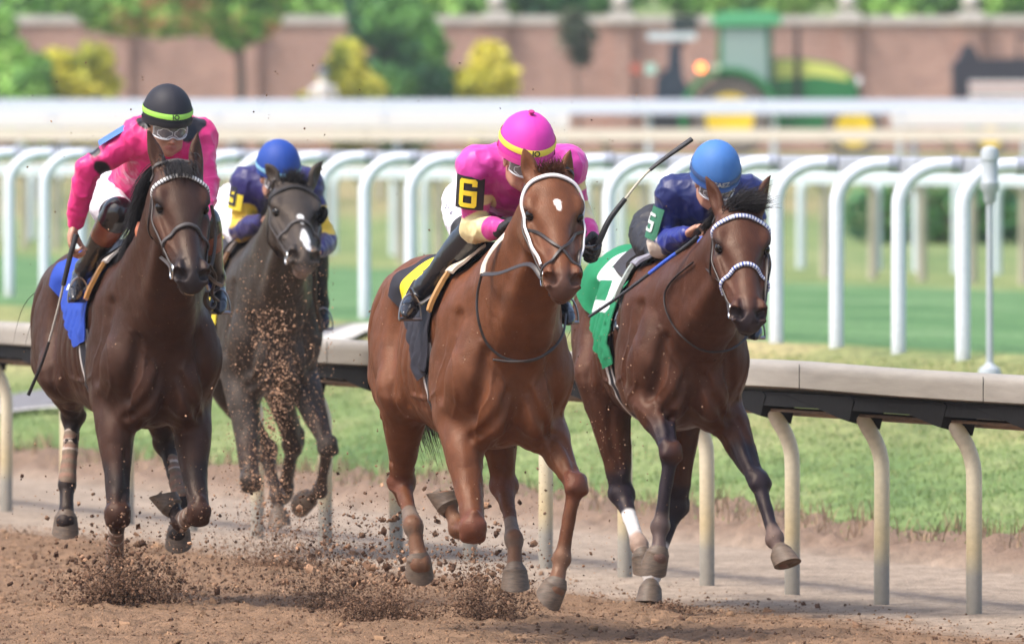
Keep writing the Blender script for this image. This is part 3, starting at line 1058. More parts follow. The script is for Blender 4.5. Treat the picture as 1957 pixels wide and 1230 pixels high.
def on_track(n, x0, x1, y0, y1, cond):
    X = rng.uniform(x0, x1, n); Y = rng.uniform(y0, y1, n)
    m = cond(X, Y)
    X, Y = X[m], Y[m]
    return np.stack([X, Y, zd(X, Y)], 1)
P = on_track(60000, -4.5, 3.2, 52.5, 70, lambda X, Y: rail_n(X, Y) < -.6 + rng.randn(len(X)) * .35)
S = .0035 * np.exp(rng.randn(len(P)) * .55) * (1 + (rng.rand(len(P)) < .03) * 1.8)
sh = rng.rand(len(P), 1)
C = (DIRT * (1 - sh) + DIRT_WET * sh) * rng.uniform(.8, 1.35, (len(P), 1))
clod_mesh('loose_dirt', P + [0, 0, .001], S, C, CM, 3)
# grass blades on the bank nearest the dirt
def blades(name, nb, x0, x1, y0, y1, hmin, hmax, cond, seed, colf):
    r = np.random.RandomState(seed)
    X = r.uniform(x0, x1, nb); Y = r.uniform(y0, y1, nb)
    m = cond(X, Y, r); X, Y = X[m], Y[m]; k = len(X)
    Z = np.maximum(zg(X, Y), zd(X, Y) * (rail_n(X, Y) < 2.6)) - .004
    h = r.uniform(hmin, hmax, k); a = r.rand(k) * 6.28; w = r.uniform(.0022, .0045, k); ln = r.randn(k, 2) * .35
    B = np.stack([X, Y, Z], 1)
    sx = np.stack([np.cos(a) * w, np.sin(a) * w, 0 * w], 1)
    mid = B + np.stack([ln[:, 0] * h * .35, ln[:, 1] * h * .35, h * .6], 1)
    tip = B + np.stack([ln[:, 0] * h, ln[:, 1] * h, h], 1)
    V = np.stack([B - sx, B + sx, mid + sx * .7, mid - sx * .7, tip], 1).reshape(-1, 3)
    b = np.arange(k)[:, None] * 5
    q = np.concatenate([b + [0, 1, 2, 3]], 1)
    t = np.concatenate([b + [3, 2, 4, 4]], 1)
    me_q = np.vstack([q, t])
    col = np.repeat(colf(V[::5], r), 5, 0)
    me = bpy.data.meshes.new(name)
    me.vertices.add(len(V)); me.vertices.foreach_set('co', V.astype(F32).ravel())
    nl = k * 7
    li = np.concatenate([q, t[:, :3]], 1).reshape(-1).astype(np.int32)
    me.loops.add(nl); me.loops.foreach_set('vertex_index', li)
    me.polygons.add(2 * k)
    ls = (np.arange(k)[:, None] * 7 + [0, 4]).reshape(-1).astype(np.int32)
    lt = np.tile([4, 3], k).astype(np.int32)
    me.polygons.foreach_set('loop_start', ls); me.polygons.foreach_set('loop_total', lt)
    me.update(calc_edges=True)
    at = me.color_attributes.new('Col', 'FLOAT_COLOR', 'POINT')
    c = np.ones((len(V), 4), F32); c[:, :3] = col; at.data.foreach_set('color', c.ravel())
    return link_mesh(name, me, nmat('blade', attr=True, rough=.7, var=.1, spec=.25), None, False)
def bcol(P, r):
    n = rail_n(P[:, 0], P[:, 1])
    w = vnoise(P * [1, .35, 1], .9, 4, 3)[:, None]
    g = np.array([.095, .168, .048]) * (1 - w) + np.array([.22, .28, .10]) * w
    dry = (r.rand(len(P), 1) < .12 + np.clip(n - 5, 0, 2)[:, None] * .2)
    return np.where(dry, np.array([.32, .31, .14]), g * 1.12) * r.uniform(.84, 1.16, (len(P), 1))
tag(blades('grass', 190000, -6, 4.2, 58, 92, .012, .034, lambda X, Y, r: (rail_n(X, Y) > 2.35 + r.randn(len(X)) * .12) & (rail_n(X, Y) < 7.2) & (np.abs(X) < Y * .043 + .3), 1, bcol), kind='stuff')
def dcol(P, r):
    return np.array([.26, .18, .115]) * r.uniform(.5, 1.5, (len(P), 1))
tag(blades('dry_grass', 60000, -6, 4.2, 58, 92, .05, .13, lambda X, Y, r: np.abs(rail_n(X, Y) - 2.35) < .2 * (.4 + vnoise(np.stack([X, Y * .5, X * 0], 1), 2.2, 4, 2)), 2, dcol), kind='stuff')

# ------------------------------------------------------------------ rails
def rail_line(p0, p1, spacing, start=0.0, end=None):
    p0 = np.array(p0, float); p1 = np.array(p1, float)
    d = (p1 - p0); L = np.linalg.norm(d); d /= L
    return p0, d, L

cream = nmat('weathered_vinyl', (.47, .42, .35), .55, var=.14, nscale=3, stretch=(1, 1, .4), bump=.1, bscale=40)
def post_mat():
    m = nmat('rail_post_vinyl', (.62, .55, .40), .45, var=.12, nscale=14, bump=.15, bscale=60)
    return m
def zcol_mat(name, stops, rough=.5):
    """colour by height above the foot (object z): greyer towards the bottom of a post"""
    m = bpy.data.materials.new(name); m.use_nodes = True
    N, L = m.node_tree.nodes, m.node_tree.links
    p = N['Principled BSDF']; p.inputs['Roughness'].default_value = rough
    tc = N.new('ShaderNodeTexCoord'); sx = N.new('ShaderNodeSeparateXYZ'); L.new(tc.outputs['Object'], sx.inputs[0])
    no = N.new('ShaderNodeTexNoise'); no.inputs['Scale'].default_value = 9; no.inputs['Detail'].default_value = 5
    L.new(tc.outputs['Object'], no.inputs['Vector'])
    ma = N.new('ShaderNodeMath'); ma.operation = 'MULTIPLY_ADD'; ma.inputs[1].default_value = .12; L.new(no.outputs['Fac'], ma.inputs[0]); L.new(sx.outputs['Z'], ma.inputs[2])
    r = N.new('ShaderNodeValToRGB'); e = r.color_ramp.elements
    while len(e) < len(stops): e.new(.5)
    for k, (pos, c) in enumerate(stops):
        e[k].position = pos; e[k].color = (*c, 1)
    L.new(ma.outputs[0], r.inputs[0])
    n2 = N.new('ShaderNodeTexNoise'); n2.inputs['Scale'].default_value = 45; n2.inputs['Detail'].default_value = 4; L.new(tc.outputs['Object'], n2.inputs['Vector'])
    mr = N.new('ShaderNodeMapRange'); mr.inputs['To Min'].default_value = .8; mr.inputs['To Max'].default_value = 1.15; L.new(n2.outputs['Fac'], mr.inputs['Value'])
    mx = N.new('ShaderNodeMix'); mx.data_type = 'RGBA'; mx.blend_type = 'MULTIPLY'; mx.inputs['Factor'].default_value = 1
    L.new(r.outputs[0], mx.inputs['A']); L.new(mr.outputs[0], mx.inputs['B']); L.new(mx.outputs['Result'], p.inputs['Base Color'])
    return m
dpm = zcol_mat('dirt_rail_post', [(.0, (.24, .215, .18)), (.20, (.30, .28, .24)), (.34, (.52, .42, .25)), (.62, (.64, .57, .42)), (.9, (.64, .59, .47)), (1.0, (.36, .27, .14))])
black = nmat('black_rubber_and_shade', (.010, .010, .011), .75, var=.3, spec=.15)  # black of rubber parts, also of the shade panel under the rail cover
rust = nmat('stained_board', (.20, .125, .075), .7, var=.35, nscale=8)

# the rail on the inside of the dirt: cover, brackets, gooseneck posts
dr = empty('track_rail', (RA[0], RA[1], 0), math.atan2(RD[1], RD[0]))
tag(dr, 'low cream and grey rail beside the dirt with bent posts and a wide flat cover', 'rail')
# local frame: x away along the rail, y to the left (towards the track), z up
prof = [(.04, .985), (.075, .983), (.095, .974), (.107, .958), (.110, .935), (.110, .872), (.100, .866), (.085, .870), (-.02, .80), (-.16, .775), (-.16, .79), (-.02, .83), (.0, .975)]
mb = MB()
xs_ = np.arange(-9, 75, .5)
wv = lambda x: .036 + .012 * np.exp(-((x - 2.2) / 1.1) ** 2)     # slight sag and heave of the old cover
G = [[(x, p[0], p[1] + wv(x)) for p in prof] for x in xs_]
mb.quadgrid(np.array(G), closed_v=True)
mb.build('rail_cover', nmat('rail_cover_vinyl', (.30, .272, .235), .6, var=.24, nscale=1.6, stretch=(.6, 1, 6), bump=.12, bscale=50), dr, sharp=30)
jm = None
for x in np.arange(-8, 74, 2.48):
    if jm is None:
        mb = MB(); mb.box((0, .1115, .918), (.004, .002, .11)); o = mb.build('cover_joint', black, dr); jm = o.data
    else:
        o = bpy.data.objects.new('cover_joint', jm); COL.objects.link(o); o.parent = dr
    o.location = (x, 0, wv(x))
mb = MB(); mb.box((33, .0, .862), (84, .17, .06)); mb.build('under_shade_panel', black, dr, smooth=False)  # near-black panel puts the shade under the cover into its colour
mb = MB(); mb.tube([(x, -.10, .80) for x in np.arange(-9, 75, 1.)], .018, 8)
mb.box((33, -.03, .812), (84, .16, .012))
mb.build('back_board', rust, dr)
posts_x = [(.05 + 1.24 * i) for i in range(-4, 30)]
pm = None; bm_ = None
for i, x in enumerate(posts_x):
    if pm is None:
        mb = MB()
        pts = [(0, -.04, -.1), (0, -.04, .3), (0, -.04, .62)] + [(-.0 + 0.10 * math.sin(a) ** 2 * 1.0, -.04 - .0 * a, .62 + .20 * math.sin(a)) for a in np.linspace(.2, 1.45, 7)]
        pts = [(0, -.055, -.1), (0, -.055, .3), (0, -.055, .56), (.002, -.048, .64), (.006, -.024, .71), (.014, .01, .77), (.02, .035, .83)]
        Q = spline(np.array(pts), 4)
        mb.tube(Q, .0335, 18)
        o = mb.build('post', dpm, dr); pm = o.data
        mb = MB()
        for dx, dy in ((0, 0),):
            V0 = [(.95, .09, .893), (-.02, .09, .893), (-.06, .09, .875), (.02, .085, .785), (.10, .085, .792)]
            b0 = len(mb.v)
            mb.v += V0 + [(a, b - .14, c - .035) for a, b, c in V0]
            mb.f += [(0, 1, 2, 3, 4), (5, 9, 8, 7, 6)] + [(k, (k + 1) % 5, (k + 1) % 5 + 5, k + 5) for k in range(5)]
        o2 = mb.build('bracket', black, dr, smooth=False); bm_ = o2.data
    else:
        o = bpy.data.objects.new('post', pm); COL.objects.link(o); o.parent = dr
        o2 = bpy.data.objects.new('bracket', bm_); COL.objects.link(o2); o2.parent = dr
    o.location = (x, 0, 0); o2.location = (x, 0, 0); o.rotation_euler = (0, .008 * math.sin(i * 4.7), .05 * math.sin(i * 2.3))

def goose_rail(name, label, p0, p1, n, sp, height, bend, rpost, mat_post, mat_rail, rail_h, grp=None, arc=.20, clamp=None, ext=(6, 2), lean=0.0):
    """row of bent posts carrying one rail, p0 -> p1 on the ground; the posts bend to the right of the row"""
    p0 = np.array(p0, float); p1 = np.array(p1, float)
    d = p1[:2] - p0[:2]; L = np.linalg.norm(d); ang = math.atan2(d[1], d[0])
    e = empty(name, tuple(p0), ang); tag(e, label, 'rail', grp)
    slope = (p1[2] - p0[2]) / L
    zt = height - rail_h * .45; sg = 1 if bend > 0 else -1
    pts = [(0, 0, -.15), (lean * .5, 0, height * .5), (lean, 0, zt - arc)] + [(lean, bend * (1 - math.cos(a)), zt - arc + arc * math.sin(a)) for a in np.linspace(.15, math.pi / 2, 8)] + [(lean, bend + .06 * sg, zt)]
    me = cm = None
    for i in range(n):
        x = i * sp
        if me is None:
            mb = MB(); mb.tube(pts, rpost, 14); o = mb.build('post', mat_post, e); me = o.data
        else:
            o = bpy.data.objects.new('post', me); COL.objects.link(o); o.parent = e
        o.location = (x, 0, slope * x); o.rotation_euler = (0, .006 * math.sin(i * 5.3), .03 * math.sin(i * 3.1))
        if clamp:
            if cm is None:
                mb = MB(); mb.tube([(0, bend + .035 * sg, zt), (0, bend + .10 * sg, zt)], rpost * 1.18, 14)
                mb.box((0, bend + .10 * sg, zt), (.10, .012, rail_h * .9)); o = mb.build('clamp', clamp, e); cm = o.data
            else:
                o = bpy.data.objects.new('clamp', cm); COL.objects.link(o); o.parent = e
            o.location = (x, 0, slope * x)
    mb = MB()
    y = bend + .13 * sg - (.03 if sg < 0 else 0)
    G = []
    for x in (-ext[0], n * sp + ext[1]):
        z = slope * x + height
        G.append([(x, y - .015, z), (x, y + .04, z), (x, y + .05, z - .01), (x, y + .05, z - rail_h), (x, y - .015, z - rail_h), (x, y - .024, z - rail_h * .9), (x, y - .024, z - rail_h * .1)])
    mb.quadgrid(np.array(G), closed_v=True)
    mb.build('rail', mat_rail, e, sharp=25)
    return e
white = zcol_mat('white_rail_post', [(.0, (.40, .42, .36)), (.10, (.62, .66, .70)), (.3, (.70, .74, .82)), (1.0, (.72, .76, .84))], .38)
grey_al = nmat('rail_aluminium', (.40, .42, .48), .4, var=.2, nscale=3, metal=.2)
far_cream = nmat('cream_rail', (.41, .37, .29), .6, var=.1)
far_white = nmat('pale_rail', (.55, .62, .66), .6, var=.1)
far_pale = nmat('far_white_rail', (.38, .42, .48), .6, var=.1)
# the photograph's turf rail: right end near x 1957, left end near x 0
goose_rail('turf_rail', 'white gooseneck rail with tall bent posts along the near edge of the turf', (2.649, 79.89, .70), (-4.9, 113.9, .73), 29, 1.55, 1.17, -.28, .045, white, grey_al, .095, arc=.24, clamp=grey_al, ext=(3, 6))
goose_rail('inner_rail', 'cream rail of slim posts on the far side of the turf course', (8.0, 138, .38), (-9.5, 201, .38), 36, 1.85, 1.17, .25, .055, far_cream, far_white, .10, ext=(8, 8))
goose_rail('inner_rail', 'pale blue grey rail of slim posts just behind the cream one across the turf', (9.0, 146, .41), (-11, 214, .40), 48, 1.5, 1.14, -.25, .055, far_white, far_white, .10, ext=(8, 8))

# far rails across the bend
def far_rail(label, D, zt, band, x0, x1, sp, mat, pmat, h, curve=0.0, cast=.12):
    e = empty('far_rail', (0, D, zt - h)); tag(e, label, 'rail', 'rails around the far bend')
    xs_ = np.arange(x0, x1 + .1, 1.0)
    yy = lambda x: curve * x * x
    mb = MB()
    G = [[(x, yy(x) + .06, h - .01), (x, yy(x) + .10, h), (x, yy(x) + .18, h), (x, yy(x) + .18, h - band), (x, yy(x) - .10, h - band - .01), (x, yy(x) - .12, h - band)] for x in xs_]
    mb.quadgrid(np.array(G), closed_v=True); mb.build('rail_cover', mat, e, sharp=25)
    me = None
    for x in np.arange(x0 + .4, x1, sp):
        if me is None:
            pts = [(0, .05, -.2), (0, .05, h * .5), (-.02, .05, h * .72), (-.12, .04, h * .86), (-.26, .03, h * .93)]
            mb = MB(); mb.tube(spline(np.array(pts), 3), .06, 10); o = mb.build('post', pmat, e); me = o.data
        else:
            o = bpy.data.objects.new('post', me); COL.objects.link(o); o.parent = e
        o.location = (x, yy(x), 0)
    return e
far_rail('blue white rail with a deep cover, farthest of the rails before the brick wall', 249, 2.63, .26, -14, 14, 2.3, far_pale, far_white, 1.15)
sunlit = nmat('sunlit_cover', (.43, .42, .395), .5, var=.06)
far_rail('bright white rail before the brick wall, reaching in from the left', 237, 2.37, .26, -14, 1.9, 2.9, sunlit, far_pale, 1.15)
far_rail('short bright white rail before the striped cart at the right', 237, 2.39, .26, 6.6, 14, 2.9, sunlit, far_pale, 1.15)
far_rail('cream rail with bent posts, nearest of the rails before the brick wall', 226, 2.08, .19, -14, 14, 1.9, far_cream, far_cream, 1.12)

# sprinkler pole before the turf rail
gp = nmat('grey_pole', (.40, .44, .48), .5, var=.08, nscale=6)
px_, py_ = 2.69, 76.6
sp_ = empty('sprinkler_pole', (px_, py_, float(ground_z(px_, py_)))); tag(sp_, 'slim grey pole with a cylinder head, standing in grass before the turf rail', 'pole')
mb = MB(); mb.lathe([(.066, -.1), (.066, .115), (.058, .145), (.03, .16), (.022, .175)], n=20); mb.build('foot', gp, sp_)
mb = MB(); mb.tube([(0, 0, .1), (0, 0, 1.2)], .020, 14); mb.build('pipe', gp, sp_)
mb = MB(); mb.lathe([(.024, 1.07), (.034, 1.085), (.036, 1.13), (.052, 1.15), (.054, 1.19), (.046, 1.20), (.046, 1.31), (.051, 1.315), (.051, 1.36), (.040, 1.385), (.01, 1.395)], n=20); mb.build('head', gp, sp_)

# asphalt path crossing the bank at the left
def strip(name, pts, w, mat, lift=.02):
    """pts (x,y) centre line; laid on the ground"""
    Q = spline(np.array(pts, float), 12)
    T = np.gradient(Q, axis=0); T /= np.linalg.norm(T, axis=1, keepdims=True); Nn = np.stack([-T[:, 1], T[:, 0]], 1)
    k = np.linspace(-.5, .5, 9)
    G = Q[:, None, :] + Nn[:, None, :] * k[None, :, None] * w
    Z = zg(G[..., 0], G[..., 1]) + lift
    mb = MB(); mb.quadgrid(np.concatenate([G, Z[..., None]], -1)); o = mb.build(name, mat); tag(o, kind='structure'); return o
strip('path', [(-7.0, 94.5), (-3.9, 88.6), (-2.3, 89.8), (-1.4, 92.5)], 1.3, nmat('path_asphalt', (.16, .155, .165), .9, var=.25, nscale=14, bump=.4), .03)
strip('path_edge', [(-7.0, 93.3), (-3.7, 87.3), (-1.8, 88.9), (-.9, 92)], .35, nmat('path_edging', (.50, .48, .44), .9, var=.1), .045)
# ------------------------------------------------------------------ brick wall
WY, WZ, WT = 300.0, 1.6, 4.42
def brick_mat():
    m = bpy.data.materials.new('brick'); m.use_nodes = True
    N, L = m.node_tree.nodes, m.node_tree.links
    p = N['Principled BSDF']; p.inputs['Roughness'].default_value = .9
    tc = N.new('ShaderNodeTexCoord'); sx = N.new('ShaderNodeSeparateXYZ'); L.new(tc.outputs['Object'], sx.inputs[0])
    cx_ = N.new('ShaderNodeCombineXYZ'); L.new(sx.outputs['X'], cx_.inputs['X']); L.new(sx.outputs['Z'], cx_.inputs['Y'])
    b = N.new('ShaderNodeTexBrick'); L.new(cx_.outputs[0], b.inputs['Vector'])
    b.inputs['Color1'].default_value = (.42, .225, .17, 1); b.inputs['Color2'].default_value = (.31, .155, .12, 1); b.inputs['Mortar'].default_value = (.50, .42, .38, 1)
    b.inputs['Scale'].default_value = 1.0; b.inputs['Brick Width'].default_value = .23; b.inputs['Row Height'].default_value = .08; b.inputs['Mortar Size'].default_value = .008
    no = N.new('ShaderNodeTexNoise'); no.inputs['Scale'].default_value = .9; no.inputs['Detail'].default_value = 5; L.new(tc.outputs['Object'], no.inputs['Vector'])
    mr = N.new('ShaderNodeMapRange'); mr.inputs['To Min'].default_value = .7; mr.inputs['To Max'].default_value = 1.35; L.new(no.outputs['Fac'], mr.inputs['Value'])
    mx = N.new('ShaderNodeMix'); mx.data_type = 'RGBA'; mx.blend_type = 'MULTIPLY'; mx.inputs['Factor'].default_value = 1
    L.new(b.outputs['Color'], mx.inputs['A']); L.new(mr.outputs[0], mx.inputs['B']); L.new(mx.outputs['Result'], p.inputs['Base Color'])
    return m
BM = brick_mat()
stone = nmat('cap_stone', (.56, .52, .48), .85, var=.15, nscale=2)
w = empty('brick_wall', (0, WY, WZ)); tag(w, 'long red brick wall with stone coping and capped piers across the back', 'wall')
mb = MB(); mb.box((0, .2, (WT - WZ) / 2 - .2), (60, .4, WT - WZ + .4)); mb.build('wall_face', BM, w, smooth=False)
mb = MB(); mb.box((0, .2, WT - WZ + .09), (60, .52, .18)); mb.build('coping', stone, w, smooth=False)
mp = mc = None
for px in (-760, -510, -265, -20, 230, 475, 715, 950, 1187, 1620, 1855, 2090):
    x = (px - CX) / (FPX / WY)
    if mp is None:
        mb = MB(); mb.box((0, -.08, (WT - WZ) / 2 - .2), (.42, .155, WT - WZ + .4)); o = mb.build('pier', BM, w, smooth=False); mp = o.data
        mb = MB(); mb.box((0, -.1, WT - WZ + .11), (.62, .36, .20)); mb.box((0, -.1, WT - WZ + .25), (.5, .3, .08)); mb.lathe([(.02, .1), (.10, .13), (.19, .24), (.20, .34), (.12, .46), (.01, .5)], c=(0, -.1, WT - WZ + .2), n=12)
        o2 = mb.build('pier_cap', stone, w); mc = o2.data
    else:
        o = bpy.data.objects.new('pier', mp); COL.objects.link(o); o.parent = w
        o2 = bpy.data.objects.new('pier_cap', mc); COL.objects.link(o2); o2.parent = w
    o.location = (x, 0, 0); o2.location = (x, 0, 0)

# ------------------------------------------------------------------ trees and shrubs
def leafy(name, label, cat, base, blobs, cols, leaf=.09, dens=900, trunk=None, seed=1, group=None, tr=.09, limbs=()):
    """crown of small leaf faces inside blobs (cx,cz,rx,rz[,cy,ry]) relative to base"""
    r = np.random.RandomState(seed)
    e = empty(name, tuple(base)); tag(e, label, cat, group)
    P, Cc = [], []
    for bl in blobs:
        cx_, cz, rx, rz = bl[:4]
        cy, ry = (bl[4], bl[5]) if len(bl) > 4 else (0, (rx + rz) * .45)
        n = int(dens * (rx * rz * ry) ** .67 * 6) + 60
        d = r.randn(n, 3); d /= np.linalg.norm(d, axis=1, keepdims=True)
        rad = r.rand(n) ** .40
        q = d * rad[:, None]
        cl = vnoise(q * 2 + cx_, 2.0, seed, 2)
        k = (cl + r.rand(n) * .35) > .52
        q = q[k]
        q = q * (1 + .25 * (vnoise(q, 3.0, seed + 3, 2)[:, None] - .5))
        P.append(q * [rx, ry, rz] + [cx_, cy, cz])
    P = np.vstack(P); n = len(P)
    ci = np.clip((vnoise(P, 1.3, seed + 9, 2) - .5) * 2.2 + .5 + r.randn(n) * .18, 0, .999)
    cols = np.array(cols)
    idx = ci * (len(cols) - 1); i0 = idx.astype(int); f = (idx - i0)[:, None]
    C = cols[i0] * (1 - f) + cols[np.minimum(i0 + 1, len(cols) - 1)] * f
    C *= r.uniform(.75, 1.3, (n, 1)) * 1.35
    a = r.randn(n, 3); a /= np.linalg.norm(a, axis=1, keepdims=True)
    b = np.cross(a, r.randn(n, 3)); b /= np.linalg.norm(b, axis=1, keepdims=True)
    s = leaf * r.uniform(.6, 1.4, (n, 1))
    V = np.stack([P - a * s, P + b * s * .55, P + a * s, P - b * s * .55], 1).reshape(-1, 3)
    Q = np.arange(n * 4).reshape(-1, 4)
    np_mesh('crown' if trunk else 'foliage', V, Q, nmat('leaf', attr=True, rough=.6, var=.1, spec=.3), e, np.repeat(C, 4, 0), smooth=False)
    bark = nmat('bark', (.12, .09, .075), .9, var=.3, nscale=12, stretch=(3, 3, 1), bump=.5)
    if trunk:
        mb = MB()
        mb.tube(spline(np.array([(0, 0, -.3), (.03, 0, trunk * .5), (-.02, 0, trunk)]), 4), [tr * 1.3 - tr * .5 * t for t in np.linspace(0, 1, 9)], 10)
        for (x, z) in limbs:
            mb.tube([(0, 0, trunk * .8), (x * .5, .05, lerp([trunk], [z], .5)[0]), (x, .1, z)], [tr * .6, tr * .4, tr * .15], 8)
        mb.build('trunk', bark, e)
    else:
        mb = MB()
        for k in range(7):
            x = r.uniform(-.4, .4); mb.tube([(x * .3, 0, -.1), (x * .7, r.uniform(-.2, .2), .4), (x * 1.3, r.uniform(-.3, .3), .9)], [.03, .02, .008], 6)
        mb.build('stem', bark, e)
    return e
S295 = FPX / 294.0
def wx(px, D=294.0): return (px - CX) / (FPX / D)
def wz(py, D=294.0): return HC - (py - HY) / (FPX / D)
G0 = [(.07, .17, .05), (.13, .28, .07), (.21, .40, .09), (.32, .50, .13)]
Y0 = [(.20, .24, .04), (.38, .38, .05), (.52, .48, .06), (.58, .52, .10)]
D0 = [(.025, .09, .045), (.05, .15, .06), (.10, .25, .075), (.16, .34, .09)]
PK = [(.07, .16, .04), (.14, .28, .06), (.20, .38, .08), (.16, .30, .06), (.75, .30, .20), (.26, .42, .10)]
def pxb(D, bx, L):
    """blobs given as (x, y, rx, ry) of their outline in metres seen at distance D"""
    k = D / FPX
    return [((x - bx) * k, HC - (y - HY) * k - 1.58, rx * k, ry * k) for x, y, rx, ry in L]
leafy('shrub', 'tall green shrub at the far left before the brick wall', 'shrub', (wx(20), 294, 1.58), pxb(294, 20, [(0, 170, 70, 60), (20, 120, 45, 50), (-10, 60, 45, 50), (40, 210, 60, 60)]), G0, seed=2)
leafy('shrub', 'rounded yellow green shrub by the wall left of the flowering tree', 'shrub', (wx(145), 293.5, 1.58), pxb(293.5, 145, [(140, 170, 75, 50), (110, 130, 40, 38), (180, 120, 42, 40), (205, 165, 30, 30), (140, 240, 80, 50)]), Y0, seed=3)
leafy('shrub', 'low green shrub in front of the tall one at the far left', 'shrub', (wx(70), 292.8, 1.58), pxb(292.8, 70, [(60, 165, 48, 45), (80, 130, 25, 30), (70, 230, 60, 55)]), G0, seed=13)
leafy('flowering_tree', 'small tree with salmon blossoms and a slim straight trunk', 'tree', (wx(463), 291, 1.58), pxb(291, 463, [(470, 35, 75, 48), (400, 20, 70, 50), (320, 30, 70, 45), (235, 20, 80, 48), (180, 0, 50, 40), (490, -30, 80, 50), (350, -50, 120, 50), (455, 70, 40, 26)]), PK, seed=4, trunk=2.6, tr=.10, limbs=((-1.8, 3.0), (-1, 3.4), (.5, 3.4)), dens=1100)
leafy('evergreen_tree', 'dense dark green tree standing between two yellow shrubs', 'tree', (wx(770), 293, 1.58), pxb(293, 770, [(745, 40, 85, 60), (730, 0, 75, 50), (790, 90, 70, 55), (770, 150, 90, 60), (830, 160, 50, 45), (760, 230, 90, 60)]), D0 + [(.13, .30, .07)], seed=5, trunk=1.0, dens=1300)
leafy('shrub', 'yellow shrub just left of the dense dark green tree', 'shrub', (wx(672), 292.3, 1.58), pxb(292.3, 672, [(660, 150, 52, 48), (665, 105, 35, 32), (700, 180, 45, 40), (600, 195, 38, 20), (665, 240, 70, 50)]), Y0, seed=6)
leafy('shrub', 'yellow shrub just right of the dense dark green tree', 'shrub', (wx(935), 293, 1.58), pxb(293, 935, [(940, 150, 55, 42), (935, 110, 38, 32), (895, 160, 40, 32), (940, 230, 80, 50)]), Y0, seed=7)
leafy('young_tree', 'little dark tree with a ball of thin leaves before the bare wall', 'tree', (wx(1103), 296, 1.58), pxb(296, 1103, [(1103, 70, 42, 40), (1110, 105, 26, 24), (1095, 40, 32, 25)]), [(.03, .05, .03), (.06, .08, .05), (.12, .14, .08)], seed=8, trunk=1.9, tr=.03, dens=420, leaf=.07)
# planting beyond the wall
for k, (px, hh, cc, lb) in enumerate([(60, 2.9, G0, 'light green treetop above the wall at the far left'), (600, 3.0, G0, 'green treetop above the wall between the flowering and the dark tree'), (880, 3.1, G0, 'green treetop above the wall behind the second yellow shrub'), (1090, 3.2, D0, 'darker treetop above the wall over the little dark tree'), (1420, 3.1, G0, 'green treetop above the wall behind the tractor cab'), (1740, 3.0, G0, 'pale green treetop above the wall over the tractor nose'), (1930, 3.2, G0, 'green treetop above the wall at the far right')]):
    leafy('treetop', lb, 'tree', (wx(px, 312), 312, 1.9), [(0, hh, 1.5, .9), (-1, hh + .4, 1.0, .8), (1, hh + .5, 1.0, .9), (0, hh + 1.1, 1.3, .8)], cc, seed=20 + k, trunk=2.4, tr=.12, dens=420, leaf=.12)
leafy('hedge', 'dark clipped hedge seen between the rail posts at the right', 'hedge', (wx(1830, 196), 196, .4), [(x, .45, .7, .50, 0, .5) for x in np.arange(-1.1, 3.2, .45)], D0[:3] + [(.10, .07, .04)], seed=31, leaf=.06, dens=700)

# ------------------------------------------------------------------ tractor
tg = nmat('tractor_green', (.018, .19, .055), .35, var=.1, coat=.4)
tgl = nmat('roof_green', (.10, .42, .20), .4, var=.08)
ty = nmat('tractor_yellow', (.85, .60, .03), .4, var=.08)
thy = nmat('hood_yellow', (.62, .66, .16), .4, var=.08)
tyre = nmat('dusty_tyre', (.15, .13, .115), .85, var=.25, bump=.4)
tk = nmat('tractor_black', (.02, .022, .03), .5)
glass = nmat('cab_glass', (.30, .40, .38), .12, var=.1, spec=.8)
TD = 275.0
tx = lambda px: (px - CX) / (FPX / TD)
tz = lambda py: HC - (py - HY) / (FPX / TD) - 1.53
def solid(mb, outline, y0, y1):
    """outline (x,z) extruded between y0 and y1"""
    b = len(mb.v); n = len(outline)
    mb.v += [(x, y0, z) for x, z in outline] + [(x, y1, z) for x, z in outline]
    mb.f.append(tuple(range(b, b + n))); mb.f.append(tuple(range(b + 2 * n - 1, b + n - 1, -1)))
    for k in range(n):
        k2 = (k + 1) % n; mb.f.append((b + k, b + k2, b + n + k2, b + n + k))
X0 = tx(1393)
tr_ = empty('tractor', (X0, TD, 1.53)); tag(tr_, 'green farm tractor with yellow wheels and a glazed cab parked before the wall', 'tractor')
ox = lambda px: tx(px) - X0
def wheel(parent, x, y, r, rr, wdt):
    RM = Matrix.Rotation(R(90), 3, 'X')
    mb = MB(); mb.lathe([(rr, -wdt * .42), (r * .93, -wdt * .5), (r, -wdt * .35), (r, wdt * .35), (r * .93, wdt * .5), (rr, wdt * .42)], M=RM, n=36, cap=False)
    for k in range(26):
        a = 2 * math.pi * k / 26
        mb.box((math.cos(a) * r, 0, math.sin(a) * r), (.05, wdt * .95, .07), Matrix.Rotation(-a, 3, 'Y'))
    o = mb.build('wheel', tyre, parent); o.location = (x, y, r)
    mb = MB(); mb.lathe([(.001, -wdt * .30), (rr * .35, -wdt * .32), (rr * .4, -wdt * .1), (rr * .85, -wdt * .2), (rr, -wdt * .43), (rr * 1.04, -wdt * .43), (rr * 1.04, wdt * .43), (.001, wdt * .3)], M=RM, n=32)
    mb.build('rim', ty, o)
for y in (-.85, .85):
    wheel(tr_, 0, y, .80, .47, .45)
    wheel(tr_, ox(1630), y * .95, .58, .36, .32)
mb = MB(); solid(mb, [(ox(1478), tz(262)), (ox(1478), tz(112)), (ox(1530), tz(112)), (ox(1590), tz(122)), (ox(1625), tz(140)), (ox(1638), tz(165)), (ox(1640), tz(235)), (ox(1560), tz(255))], -.42, .42); mb.build('hood', tg, tr_, sharp=30)
